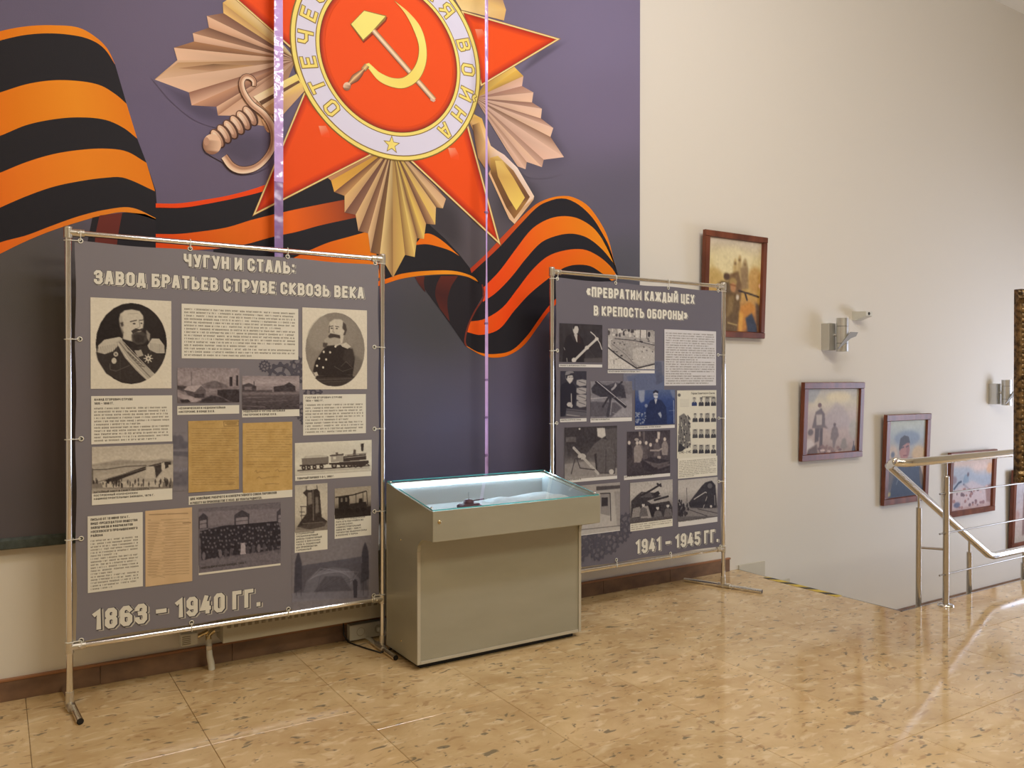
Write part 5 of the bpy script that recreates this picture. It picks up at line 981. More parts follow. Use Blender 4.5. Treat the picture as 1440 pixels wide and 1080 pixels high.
# heroes sheet
P = S2.pic(ZI, (550, 70), (975, 778), lo=(36, 32, 34), hi=(216, 206, 178), bg=.97); P.noise(2, 3)
P.e(.35, 575, 122, 16, 18)
for k in range(6): P.l(.6, [(585, 170+k*15), (680, 168+k*15)], 2, a=.6)
r9 = random.Random(6)
for rw, y_ in enumerate((150, 322, 495, 662)):
    for cn in range(4):
        x_ = 745+cn*66-(0 if rw else (8 if cn == 0 else 0)); dk = r9.choice([.0, .08, .15]); P.p(r9.choice([.9, .6, .45]), (x_-26, y_-4), (x_+26, y_-8), (x_+26, y_+88), (x_-26, y_+90), a=.6)
        P.p((30, 44, 84) if (rw, cn) == (0, 0) else dk, (x_-28, y_+90), (x_-26, y_+55), (x_-8, y_+42), (x_+8, y_+42), (x_+27, y_+55), (x_+28, y_+88)).e(r9.choice([.5, .7, .6]), x_, y_+22, 12, 18).p(.05, (x_-14, y_+16), (x_-12, y_-2), (x_+12, y_-2), (x_+15, y_+18), (x_+8, y_+6), (x_-8, y_+6)).p(.85, (x_-5, y_+42), (x_+5, y_+42), (x_, y_+60))
P.p(.4, (572, 350), (625, 318), (665, 360), (688, 420), (690, 520), (700, 660), (640, 700), (560, 735), (560, 560), (575, 440), soft=1)
P.crowd(566, 340, 692, 700, 90, 6, 12, [.02, .1, .5, .9], 14); P.p(.05, (560, 735), (575, 640), (640, 690), (610, 725))
P.build('photo_print', S2.y0-.0007, S2.b)
mb = MB(); hx0, hz = onY(968, 552, S2.Y)[[0, 2]]; hx1 = onY(1004, 552, S2.Y)[0]
put_text(mb, 'Герои Советского Союза', hx0+.02, hx1, hz-.012, .013, S2.y0-.0011, INK, .02, 1); put_text(mb, 'КОЛОМЗАВОДЦЫ', hx0+.12, hx1, hz-.036, .011, S2.y0-.0011, INK, .02, 1)
q = onY(954.5, 639, S2.Y); q2 = onY(971, 638, S2.Y); put_text(mb, '1941–1945', q[0], q2[0], q[2]+.004, .020, S2.y0-.0011, INK, .01, 1)
tag(mb.build('sheet_lettering', M['print'], S2.b, True), kind='stuff')
S2.panel('text_panel', (933.5, 463), (1006, 542), (), 22, 31, col=A(206, 198, 186))
S2.panel('text_panel', (952.5, 644.5), (1007.7, 668.3), (), 10, 32, marg=.01)
for tl, br, tx, fr in (((785.3, 512), (846, 516.7), 'ПИОНЕР С ДЕРЕВЯННЫМ РУЛЕМ', .62), ((853.8, 520.5), (919.7, 525), 'БРОНЕПЛОЩАДКА ЗАВОДСКОГО ПОЕЗДА, 1941 Г.', .7), ((786.8, 589), (824, 592.5), 'СВАРКА КОРПУСА МИНЫ', .8), ((829.5, 588.5), (887.7, 592), 'ПРОТИВОТАНКОВЫЙ ЕЖ', .45), ((892, 599.5), (948, 601.5), 'НАГРАЖДЕНИЕ ГЕРОЕВ ЗАВОДА', .65), ((793, 673.5), (867, 673), 'СБОРКА МИНОМЕТА', .3), ((876.7, 669), (941.5, 669.5), 'ЦЕХ № 6 РАБОТАЕТ ДЛЯ ФРОНТА', .65), ((806, 750), (871, 746), '', 0), ((953, 732), (1008, 733.5), 'ПАРОВОЗ – ПОДАРОК ФРОНТУ, 1945', .7)):
    S2.panel('caption_strip', tl, br, ((tx, fr),) if tx else (), hh=.0088, marg=.006, top=.003, bold=.03, col=A(212, 204, 188))
S2.panel('caption_strip', (885.6, 732), (945, 739.5), (), 4, 35, marg=.007)
# ============================================================ HANGING LILAC FILM STRIPS
e = empty('film_strip', (1.224, 4.16, 1.0), 'wide glossy lilac film strip hanging down behind the left banner stand', 'strip', 'lilac film strips hanging before the mural')
def ribbon(x0, x1, z0, z1, y, n, amp, seed):
    r = random.Random(seed); V = []; c = (x0+x1)/2; hw = (x1-x0)/2; ph = r.uniform(0, 6)
    for i in range(n+1):
        z = z0+(z1-z0)*i/n; a = amp*math.sin(z*2.1+ph)+amp*.4*math.sin(z*7+ph*2); 
        V += [(c-hw*math.cos(a), y-hw*math.sin(a)-.003, z), (c, y-.001+.004*math.sin(z*5+ph), z), (c+hw*math.cos(a), y+hw*math.sin(a)-.003, z)]
    m = MB(); m.add(V, [(3*i, 3*i+1, 3*i+4, 3*i+3) for i in range(n)]+[(3*i+1, 3*i+2, 3*i+5, 3*i+4) for i in range(n)], smooth=True); return m
ribbon(1.199, 1.249, 2.435, 5.16, 4.15, 90, .25, 3).build('glossy_strip', M['lilac'], e)
ribbon(1.201, 1.247, 1.00, 2.437, 4.152, 50, .12, 5).build('dull_strip', M['lilac2'], e)
e = empty('film_strip', (2.43, 4.12, .5), 'narrow lilac film strip hanging down behind the lit display case', 'strip', 'lilac film strips hanging before the mural')
ribbon(2.4205, 2.4395, .5, 5.16, 4.11, 150, .5, 9).build('narrow_strip', M['lilac'], e)
for z in (.98, 1.2, 1.42, 1.75, 2.4): MB().bbox((2.4195, 4.104, z), (2.4405, 4.116, z+.012), .001).build('tape_joint', M['lilac2'], e)
# ============================================================ DISPLAY CASE
CX0, CX1 = 1.736, 2.738; CB, CFB, CFL = 3.970, 3.600, 3.446
case = empty('display_case', ((CX0+CX1)/2, 3.75, 0), 'grey-beige museum display case with lit sloping glass top between the stands', 'display case')
TH = .018
prof = [(CB, .030), (CB, .884), (CFL, .804), (CFL, .662), (CFL+.10, .655), (CFB-.03, .640), (CFB-.008, .618), (CFB, .585), (CFB, .030)]
for x0 in (CX0, CX1-TH):
    o = MB().prism(prof, x0, x0+TH).build('side_panel', M['cabinet'], case)
    mb = MB()
    for k in range(3, 8):
        a, b = prof[k], prof[k+1]
        if (k != 3): mb.tube([(x0+TH/2, a[0]-.0004, a[1]), (x0+TH/2, b[0]-.0004, b[1])], TH/2*.9, 6, cap=False)
    ex0, ex1 = x0+.0005, x0+TH-.0005
    mb = MB().box((ex0, CFB-.0018, .031), (ex1, CFB-.0002, .585)); mb.build('edge_band', M['edge'], o)
MB().bbox((CX0+TH, CFB+.003, .045), (CX1-TH, CFB+.02, .662), .001).build('front_panel', M['cabinet'], case)
MB().bbox((CX0+TH+.001, CFB-.001, .030), (CX1-TH-.001, CFB+.02, .045), .001).build('bottom_rail', M['edge'], case)
MB().bbox((CX0, CFL-.016, .660), (CX1, CFL+.001, .806), .0015).build('front_fascia', M['cabinet'], case)
MB().bbox((CX0+TH, CFL, .655), (CX1-TH, CFB+.02, .668), .001).build('fascia_underside', M['cabinet'], case)
MB().bbox((CX0+TH, CB-.016, .045), (CX1-TH, CB, .882), .001).build('back_panel', M['cabinet'], case)
MB().bbox((CX0+.03, CFB+.035, 0), (CX1-.03, CB-.02, .032), .002).build('plinth', M['plinth'], case)
MB().bbox((CX0+TH, CFL, .740), (CX1-TH, CB-.016, .752), .001).build('tray_floor', M['trayin'], case)
li = MB().box((CX0+TH+.0005, CB-.020, .752), (CX1-TH-.0005, CB-.0165, .868))
for x in (CX0+TH+.0005, CX1-TH-.004): li.prism([(CB-.02, .752), (CB-.02, .868), (CFL+.004, .792), (CFL+.004, .752)], x, x+.0035)
li.box((CX0+TH+.0005, CFL+.001, .752), (CX1-TH-.0005, CFL+.004, .792)); li.build('tray_lining', M['trayin'], case)
lk_ = onY(618, 734, CFL-.017); m = MB().lathe((lk_[0], CFL-.016, lk_[2]), [(0, -.006), (.006, -.006), (.008, -.004), (.0095, -.003), (.0095, 0)], 18, axis='y').box((lk_[0]-.001, CFL-.0228, lk_[2]-.004), (lk_[0]+.001, CFL-.0218, lk_[2]+.004), mi=1)
m.build('cam_lock', [M['brass'], M['black']], case)
for py, px in ((759, 563.5), (901, 564)):
    q = onX(px, py, CX0); MB().lathe((CX0, q[1], q[2]), [(0, -.0025), (.004, -.002), (.005, 0)], 12, axis='x').build('screw_cap', M['brass'], case)
# glass lid: sloping sheet, bright polished edges
def slope(y): return .806+(y-CFL)/(CB-CFL)*(.886-.806)+.002
gt = .006; g0, g1 = CFL-.010, CB-.004
P8 = [(CX0+.004, g0, slope(g0)), (CX1-.004, g0, slope(g0)), (CX1-.004, g1, slope(g1)), (CX0+.004, g1, slope(g1))]; P8 += [(a, b, c+gt) for a, b, c in P8]
m = MB(); m.add(P8, [(4, 5, 6, 7)], mi=0); m.add(P8, [(0, 1, 5, 4), (1, 2, 6, 5), (2, 3, 7, 6), (3, 0, 4, 7)], mi=1); m.build('glass_lid', [M['glass'], M['glassedge']], case)
for x in (CX0+.012, CX1-.012):
    for y in (CB-.03, CFL+.02):
        MB().lathe((x, y, slope(y)+gt), [(.007, 0), (.007, .003), (.004, .005), (0, .005)], 12).build('glass_button', M['chrome'], case)
# LED strip along the back top edge, with its beads
m = MB().bbox((CX0+TH+.01, CB-.0265, .855), (CX1-TH-.01, CB-.0205, .875), .0008); led = m.build('led_strip', M['ledtape'], case)
m = MB(); n = 60
for i in range(n):
    x = CX0+TH+.02+(CX1-CX0-2*TH-.04)*i/(n-1); m.box((x-.0042, CB-.0292, .860), (x+.0042, CB-.0262, .868))
tag(m.build('led_bead', M['led'], led), kind='stuff')
# things in the case
q = onZ(640, 709, .756); ex, ey = q[0], min(q[1], CFL+.26)
T = empty('model_tank', (ex, ey, .7540), 'small dark red-brown model on papers inside the lit display case', 'model')
mm = mat('dark_iron', A(96, 56, 56), .45, .3)
MB().bbox((ex-.05, ey-.03, .7620), (ex+.05, ey+.03, .7820), .006, seg=2).build('hull', mm, T)
for s__ in (-1, 1):
    o = MB().bbox((ex-.056, ey+s__*.034-.009, .7545), (ex+.056, ey+s__*.034+.009, .7760), .009, seg=3).build('track', mm, T)
    m = MB()
    for k in range(5): m.lathe((ex-.042+k*.021, ey+s__*.034, .7640), [(.0, -.0105), (.007, -.0105), (.007, .0105), (0, .0105)], 10, axis='y')
    m.build('road_wheels', M['black'], o)
MB().lathe((ex-.005, ey, .7820), [(.028, 0), (.027, .012), (.020, .020), (0, .021)], 16).build('turret', mm, T)
MB().tube([(ex+.018, ey, .7930), (ex+.085, ey-.005, .7980)], .0032, 8).build('gun_barrel', mm, T)
MB().tube([(ex-.005, ey, .8020), (ex-.005, ey, .8400)], .0012, 6).build('antenna', M['steel'], T)
def paper(name, x0, y0, x1, y1, z, m_, label, cat, rot=0, th=.0025):
    c, s = math.cos(rot), math.sin(rot); cx, cy = (x0+x1)/2, (y0+y1)/2; P = []
    for zz in (z, z+th):
        for a, b in ((x0, y0), (x1, y0), (x1, y1), (x0, y1)): P.append((cx+(a-cx)*c-(b-cy)*s, cy+(a-cx)*s+(b-cy)*c, zz))
    m = MB(); m.add(P, [(0, 3, 2, 1), (4, 5, 6, 7), (0, 1, 5, 4), (1, 2, 6, 5), (2, 3, 7, 6), (3, 0, 4, 7)]); return tag(m.build(name, m_, None), label, cat)
paper('booklet', CX0+.05, CFL+.13, CX0+.20, CFL+.27, .7525, mat('white_booklet_cover', (.62, .62, .62), .5), 'white booklet at the left front corner inside the display case', 'booklet', .1)
paper('booklet', CX0+.25, CFL+.09, CX0+.42, CFL+.19, .7525, mat('navy_booklet_cover', (.03, .06, .13), .4), 'dark blue booklet lying flat in front of the model in the case', 'booklet', -.06)
# pale folded cloth pad
m = MB(); x0, x1, y0, y1 = CX0+.40, CX1-.05, CFL+.10, CB-.07; nx_, ny_ = 40, 14; V = []
x0 = onZ(665, 704, .74)[0]
for k in range(2):
    for j in range(ny_+1):
        for i in range(nx_+1):
            u, v = i/nx_, j/ny_; ed = min(u*8, (1-u)*12, v*5, (1-v)*5, 1); hgt = (.028+.006*math.sin(u*7+v*3)+.004*math.sin(v*11+u*5))*math.sqrt(max(ed, 0)) if k else 0
            V.append((x0+(x1-x0)*u+.012*math.sin(v*4)*(1-u), y0+(y1-y0)*v, .7530+hgt))
N1 = (nx_+1)*(ny_+1); Fc = [(j*(nx_+1)+i+N1, j*(nx_+1)+i+1+N1, (j+1)*(nx_+1)+i+1+N1, (j+1)*(nx_+1)+i+N1) for j in range(ny_) for i in range(nx_)]+[(j*(nx_+1)+i, (j+1)*(nx_+1)+i, (j+1)*(nx_+1)+i+1, j*(nx_+1)+i+1) for j in range(ny_) for i in range(nx_)]
m.add(V, Fc, smooth=True); tag(m.build('folded_cloth', M['cloth']), 'pale blue-white folded cloth lying in the right half of the case', 'cloth')
# ============================================================ RADIATOR, VALVE, SOCKETS, CABLES
RX0, RX1, RY, RZ0, RZ1 = .937, 2.10, 4.118, .135, .50
rad = empty('radiator', ((RX0+RX1)/2, 4.19, RZ0), 'cream wall convector radiator low behind the left banner stand', 'radiator')
MB().bbox((RX0, RY, RZ0), (RX1, RY+.004, RZ1), .0012).build('front_cover', M['rad'], rad)
for x in (RX0, RX1-.003): MB().bbox((x, RY+.003, RZ0), (x+.003, YW-.002, RZ1), .0008).build('end_cover', M['rad'], rad)
MB().bbox((RX0+.003, RY+.004, RZ1-.004), (RX1-.003, YW-.002, RZ1), .0008).build('top_grille', M['rad'], rad)
m = MB(); n = 34
for i in range(n):
    x = RX0+.03+i*(RX1-RX0-.06)/(n-1); m.bbox((x-.010, RY-.0022, .205), (x+.010, RY+.0005, .222), .001)
m.build('vent_slots', M['slot'], rad)
m = MB(); n = 60
for i in range(n): x = RX0+.02+i*(RX1-RX0-.04)/(n-1); m.box((x-.0004, RY+.02, RZ0+.02), (x+.0004, YW-.03, RZ0+.14))
tag(m.build('heat_fins', M['steel'], rad), kind='stuff')
MB().tube([(RX0-.03, 4.19, .185), (RX1, 4.19, .185)], .011, 10).build('heating_pipe', M['rad'], rad)
vx = onY(294, 905, 4.17)[0]
T = empty('heating_pipe', (vx, 4.17, 0), 'short white heating pipe rising from the floor left of the radiator', 'pipe')
MB().tube([(vx+.012, 4.17, 0), (vx+.010, 4.17, .03), (vx+.002, 4.17, .07), (vx, 4.172, .11), (vx, 4.18, .15)], [.016, .016, .0145, .013, .013], 14).build('pipe', M['white'], T)
MB().tube([(vx, 4.173, .10), (vx, 4.174, .12)], .0175, 14).build('coupling', M['steel'], T)
MB().tube([(vx, 4.18, .145), (vx, 4.186, .165), (vx+.02, 4.19, .183), (vx+.03, 4.19, .185)], .014, 12).build('elbow', M['brass'], T)
a = onY(253, 890, 4.19); b = onY(277, 903, 4.19)
T = empty('thermostat_valve', ((a[0]+b[0])/2, 4.20, b[2]), 'white ribbed thermostat head at the left end of the radiator', 'thermostat')
hm = MB().bbox((a[0], 4.165, b[2]-.004), (b[0], 4.22, b[2]+.055), .006, seg=2).build('head', M['white'], T)
for k in range(5): MB().bbox((a[0]+.006, 4.1635, b[2]+.004+k*.009), (a[0]+.045, 4.166, b[2]+.008+k*.009), .0006).build('slot', M['slot'], hm)
MB().tube([(b[0]-.002, 4.192, b[2]+.026), (vx, 4.192, .185)], .011, 10).build('valve_stem', M['brass'], T)
SX0, SX1 = onY(492, 890, 4.19)[0], onY(540, 890, 4.19)[0]+.03; SZ0, SZ1 = .008, .092
T = empty('socket_block', ((SX0+SX1)/2, 4.215, SZ0), 'white double socket block on the baseboard beside the display case', 'socket')
hb = MB().bbox((SX0, 4.190, SZ0), (SX1, 4.238, SZ1), .004, seg=2).build('housing', M['white'], T)
for k in range(2):
    cx = SX0+(SX1-SX0)*(.27+.46*k); cz = (SZ0+SZ1)/2
    w_ = MB().lathe((cx, 4.190, cz), [(.024, -.0015), (.021, -.0015), (.019, .004), (0, .004)], 20, axis='y').build('socket_well', M['rad'], T)
    if k == 1: MB().lathe((cx, 4.190, cz), [(.0, -.030), (.009, -.030), (.016, -.022), (.018, -.002), (0, -.002)], 16, axis='y').build('plug', M['white'], T)
m = MB().tube([(cx, 4.16, cz), (cx+.02, 4.12, cz-.012), (cx+.05, 4.10, .03), (cx+.09, 4.12, .006), (cx+.16, 4.10, .005)], .0033, 8); tag(m.build('power_cord', M['white']), 'white power cord from the plug in the socket block', 'cord')
p = [onZ(*q, .004) for q in ((487, 903), (500, 907), (518, 913), (535, 918), (552, 925), (566, 931))]
m = MB().tube([(SX0-.02, 4.235, .10), (SX0-.022, 4.225, .04), (SX0-.01, 4.19, .006)]+[(min(q[0], 1.99), max(q[1], 3.0), .005) for q in p[1:4]]+[(1.90, 4.02, .005), (2.1, 4.03, .005)], .004, 8)
tag(m.build('floor_cable', M['black']), 'black cable running on the floor to behind the display case', 'cable')
# ============================================================ WALL SCONCES, DETECTOR
def sconce(cx, cz, label, k=1.0):
    T = empty('wall_sconce', (cx, YW, cz), label, 'wall lamp', 'wall sconces down the stairwell')
    MB().bbox((cx-.10, YW-.075, cz-.125*k), (cx-.015, YW-.001, cz+.095*k), .003).build('back_box', M['sconce'], T)
    MB().tube([(cx-.01, YW-.11, cz), (cx-.03, YW-.05, cz)], .012, 10).build('arm', M['sconce'], T)
    for z0, z1 in ((-.135, -.070), (-.067, .067), (.070, .135)):
        MB().tube([(cx, YW-.125, cz+z0*k), (cx, YW-.125, cz+z1*k)], .047, 32).build('cylinder', M['sconce'], T)
    MB().tube([(cx, YW-.125, cz-.134*k), (cx, YW-.125, cz+.134*k)], .0445, 20).build('inner_core', M['black'], T)
    MB().prism([(cx-.135, cz-.115*k), (cx-.12, cz-.118*k), (cx+.03, cz-.03*k), (cx+.10, cz-.012*k), (cx+.125, cz+.022*k), (cx+.03, cz+.022*k)], YW-.181, YW-.175, axis=1).build('tilted_blade', M['blade'], T)
c = onY(1181.5, 471, YW-.105); sconce(c[0], c[2], 'brushed aluminium cylinder sconce with a slanted blade above the second painting')
c = onY(1413, 552, YW-.105); sconce(c[0], c[2], 'aluminium cylinder sconce half hidden by the ornate frame', .92)
c = onY(1210, 443, YW-.05)
T = empty('wall_detector', (c[0], YW, c[2]), 'small white wedge-shaped detector on the wall right of the sconce', 'detector')
MB().prism([(YW-.001, c[2]+.03), (YW-.13, c[2]+.025), (YW-.13, c[2]-.012), (YW-.03, c[2]-.045), (YW-.001, c[2]-.045)], c[0]-.04, c[0]+.045).build('body', M['white'], T)
MB().lathe((c[0], YW-.13, c[2]+.006), [(0, -.004), (.012, -.003), (.014, 0)], 14, axis='y').build('lens', M['black'], T)
# ============================================================ PAINTINGS ON THE STAIR WALL
def frame_bars(T, x0, x1, z0, z1, wd, yb, dp, mt, name='frame_bar'):
    for (a, b, c_, d_) in ((x0, x1, z1-wd, z1), (x0, x1, z0, z0+wd)):
        pr = [(yb, c_), (yb, d_), (yb-dp*.8, d_), (yb-dp, d_-(.004)), (yb-dp, c_+.006), (yb-dp*.6, c_)] if c_ > z0 else [(yb, c_), (yb-dp*.8, c_), (yb-dp, c_+.004), (yb-dp, d_-.006), (yb-dp*.6, d_), (yb, d_)]
        MB().prism(pr, a, b).build(name, mt, T)
    for (a, b, s) in ((x0, x0+wd, 1), (x1-wd, x1, -1)):
        pr = [(a, yb), (a, yb-dp*.8), (a+.004, yb-dp), (b-.006, yb-dp), (b, yb-dp*.6), (b, yb)] if s > 0 else [(b, yb), (a, yb), (a, yb-dp*.6), (a+.006, yb-dp), (b-.004, yb-dp), (b, yb-dp*.8)]
        MB().prism(pr, z0+wd*.98, z1-wd*.98, axis=2).build(name, mt, T)
def painting(x0, x1, z0, z1, label, paintf, wd=.048, tilt=2.2, mats=None):
    yb = YW-.012; dp = .035; T = empty('framed_painting', ((x0+x1)/2, yb, z0), label, 'painting', 'paintings stepping down the stair wall')
    frame_bars(T, x0, x1, z0, z1, wd, yb, dp, mats or M['wood'])
    MB().box((x0+.01, yb-.012, z0+.01), (x1-.01, yb-.004, z1-.01)).build('backing', M['wood2'], T)
    P = paintf(x0+wd*.9, x1-wd*.9, z0+wd*.9, z1-wd*.9); P.cols = lambda k=None, P_=P: Pic.cols(P_, (1.12, 1.06, 1.0)); P.build('canvas', yb-.016, T, 'paint')
    T.rotation_euler = (R(tilt), 0, 0); return T
class PP(Pic):
    """painting canvas, coordinates 0..100 across and down"""
    def __init__(s, x0, x1, z0, z1, bg, cell=.0075):
        s.x0, s.x1, s.z0, s.z1 = x0, x1, z0, z1; s.W = int((x1-x0)/cell); s.H = int((z1-z0)/cell); s.cell = cell; s.lo = np.zeros(3); s.hi = np.full(3, 255.); s.T = np.zeros((s.H, s.W, 3)); s.T[:] = bg
        yy, xx = np.mgrid[0:s.H, 0:s.W]; s.gx = xx+.5; s.gy = yy+.5
    def t(s, pts): return np.array([(p[0]/100*s.W, p[1]/100*s.H) for p in pts])
def p1(*b):
    P = PP(*b, (220, 196, 140)); P.g((214, 196, 176), (232, 212, 160), (226, 200, 130), (206, 160, 84), (180, 120, 60), (130, 84, 50)).noise(7, 9)
    P.e((240, 222, 176), 45, 25, 35, 16, soft=14, a=.7).e((200, 160, 90), 12, 42, 16, 9, soft=8, a=.7).e((196, 140, 70), 88, 42, 14, 14, soft=8, a=.7)
    for x, y, w, h, c in ((50, 26, 4, 14, (196, 160, 100)), (58, 22, 4, 15, (190, 156, 100)), (68, 26, 6, 16, (170, 140, 96))):
        P.e(c, x, y+h*.6, w, h, soft=2, a=.8); P.e((140, 112, 76), x, y, 2.0, 1.8, soft=1)
    P.p((150, 120, 84), (60, 30), (74, 29), (76, 52), (62, 54), soft=2, a=.8).p((128, 96, 62), (40, 38), (56, 34), (64, 50), (62, 66), (36, 66), soft=2).p((104, 84, 56), (18, 50), (26, 46), (40, 46), (44, 60), (18, 62), soft=2).e((92, 66, 48), 35, 41, 6, 4, soft=1)
    P.e((176, 144, 84), 47, 46, 7, 4.5, soft=2).e((196, 140, 92), 47.5, 52, 5, 5.5, soft=2).l((140, 80, 44), [(42, 49), (52, 50)], 2, a=.7)
    P.p((112, 84, 46), (34, 60), (46, 57), (60, 60), (62, 80), (56, 100), (30, 100), soft=2).p((150, 120, 72), (40, 62), (50, 60), (48, 78), (36, 86), soft=2, a=.8).l((60, 44, 36), [(58, 55), (76, 57), (96, 60)], 2.4).l((60, 44, 36), [(70, 57), (74, 64)], 3).e((226, 206, 180), 56, 62, 3, 3, soft=1)
    P.p((214, 140, 50), (62, 72), (80, 66), (92, 72), (84, 86), (70, 100), (58, 100), soft=4, a=.85).p((232, 170, 70), (60, 76), (68, 80), (66, 100), (60, 98), soft=3).p((56, 62, 78), (72, 84), (84, 78), (94, 92), (96, 100), (78, 100), soft=2).p((90, 72, 66), (90, 66), (100, 70), (100, 98), (94, 90), soft=3, a=.8).e((240, 190, 160), 98, 48, 3, 2.5, soft=1)
    P.l((232, 200, 130), [(40, 90), (56, 92)], 2, a=.6).noise(8, 2); return P
def p2(*b):
    P = PP(*b, (204, 184, 160)); P.g((186, 176, 166), (212, 196, 164), (200, 180, 166), (196, 170, 158), (186, 160, 146), (160, 134, 116)).noise(6, 10)
    P.e((226, 206, 164), 60, 14, 24, 8, soft=9).p((178, 160, 156), (30, 50), (55, 22), (70, 30), (90, 60), (40, 65), soft=8, a=.7).p((150, 150, 156), (0, 0), (26, 2), (14, 22), (0, 22), soft=5, a=.6)
    P.p((112, 94, 88), (12, 60), (18, 36), (28, 30), (35, 40), (36, 56), (42, 62), (34, 60), (28, 60), (22, 60), soft=1).p((186, 168, 156), (19, 40), (30, 40), (30, 56), (20, 56), soft=1).e((116, 84, 76), 25, 26, 3.4, 3.6).p((90, 72, 66), (18, 60), (26, 60), (25, 80), (18, 82), soft=1).p((90, 72, 66), (26, 60), (32, 60), (32, 96), (27, 96), soft=1)
    P.e((110, 92, 86), 10, 66, 5, 5, soft=1).p((214, 196, 186), (0, 76), (12, 76), (20, 88), (0, 100), soft=3).p((104, 80, 70), (6, 92), (22, 84), (24, 100), (4, 100), soft=2)
    P.p((126, 106, 98), (47, 78), (49, 62), (54, 56), (60, 62), (63, 74), (58, 80), (55, 92), (52, 92), (51, 80), soft=1).e((110, 88, 80), 54, 56, 2.6, 2.6).p((140, 124, 108), (66, 92), (70, 78), (76, 78), (80, 92), (74, 96), soft=2).p((70, 58, 56), (88, 100), (90, 92), (92, 88), (95, 92), (97, 100)).l((80, 66, 60), [(92, 92), (92, 84)], 1.6)
    P.crowd(28, 88, 66, 100, 26, 4, 2.4, [(220, 190, 176), (140, 104, 92), (110, 80, 74), (200, 168, 150)], 4).e((168, 170, 150), 92, 64, 10, 16, soft=10, a=.5).noise(6, 2); return P
def p3(*b):
    P = PP(*b, (190, 180, 160)); P.g((190, 190, 168), (168, 172, 170), (170, 160, 150), (196, 160, 130), (180, 150, 130), (60, 70, 84)).noise(6, 10)
    P.e((120, 132, 148), 50, 24, 34, 10, soft=8, a=.8).e((214, 170, 110), 82, 44, 18, 10, soft=8, a=.7).e((214, 180, 150), 12, 42, 14, 10, soft=7, a=.7).e((100, 104, 116), 14, 44, 5, 4, soft=2)
    P.p((44, 58, 80), (14, 78), (24, 54), (40, 50), (62, 50), (84, 56), (96, 76), (98, 98), (10, 98), soft=2).p((80, 76, 78), (0, 70), (14, 56), (28, 50), (30, 60), (12, 86), (2, 92), soft=2, a=.8).p((96, 80, 62), (84, 58), (96, 74), (98, 92), (88, 80), soft=2)
    P.p((176, 118, 104), (30, 38), (32, 32), (56, 28), (58, 40), (54, 48), (48, 54), (38, 52), (31, 44), soft=1).p((58, 50, 52), (29, 36), (32, 24), (42, 20), (54, 22), (58, 30), (50, 30), (38, 34), (31, 40)).p((140, 86, 80), (48, 36), (57, 34), (56, 46), (50, 48), soft=1, a=.7).p((96, 70, 58), (32, 50), (54, 50), (58, 56), (38, 58))
    P.l((60, 40, 40), [(36, 36), (42, 35)], 2).l((60, 40, 40), [(48, 35), (54, 34)], 2).l((120, 60, 56), [(42, 46), (50, 46)], 2).l((150, 150, 150), [(34, 70), (26, 82)], 2, a=.6).p((180, 160, 110), (2, 92), (12, 91), (12, 96), (2, 97), soft=1); P.noise(5, 2); return P
def p4(*b):
    P = PP(*b, (206, 186, 176)); P.g((214, 180, 160), (214, 190, 176), (184, 182, 186), (190, 172, 168), (206, 178, 170), (186, 150, 138)).noise(6, 8)
    P.p((170, 176, 186), (0, 18), (40, 20), (60, 36), (96, 42), (96, 60), (50, 60), (0, 60), soft=8, a=.8).e((232, 170, 120), 94, 26, 10, 10, soft=6, a=.8).e((226, 196, 180), 70, 22, 18, 7, soft=6)
    P.p((140, 156, 170), (28, 46), (32, 34), (42, 34), (42, 50), (34, 54), soft=1).e((110, 92, 100), 40, 34, 2.4, 4, soft=1).l((70, 80, 100), [(8, 58), (18, 48), (24, 46)], 3).l((70, 80, 100), [(30, 52), (42, 60)], 3).p((214, 190, 186), (20, 54), (50, 46), (80, 60), (96, 90), (0, 96), (10, 62), soft=4, a=.7)
    P.e((140, 112, 116), 6, 42, 8, 8, soft=3, a=.7).p((150, 110, 100), (84, 60), (100, 56), (100, 92), (88, 90), soft=3, a=.8).crowd(8, 60, 90, 94, 36, 3, 3, [(150, 110, 108), (170, 120, 110), (214, 180, 170), (120, 92, 96)], 8).e((110, 110, 130), 16, 88, 8, 5, soft=2).noise(6, 2); return P
def p5(*b):
    P = PP(*b, (206, 184, 172)); P.g((206, 200, 200), (190, 176, 172), (206, 180, 168), (186, 170, 150)).noise(6, 9)
    P.p((140, 110, 100), (30, 30), (40, 20), (55, 24), (58, 50), (50, 90), (30, 90), soft=3).e((150, 110, 96), 44, 20, 6, 6, soft=1).e((176, 130, 116), 12, 60, 8, 8, soft=4, a=.6).noise(7, 2); return P
painting(4.300, 4.952, 1.738, 2.505, 'gold-toned war painting in a red-brown frame, highest beside the right stand', p1)
painting(5.393, 6.168, .775, 1.405, 'painting of soldiers walking on a misty mountain under the aluminium sconce', p2, .055)
painting(6.475, 7.143, .333, 1.122, 'portrait painting of a dark-capped man behind the start of the handrail', p3, .058)
painting(7.479, 8.295, .136, .745, 'pale painting of a figure on rocks behind the railing post', p4, .055)
painting(8.615, 9.32, -.285, .515, 'lowest stair-wall painting seen under the ornate frame', p5, .055)
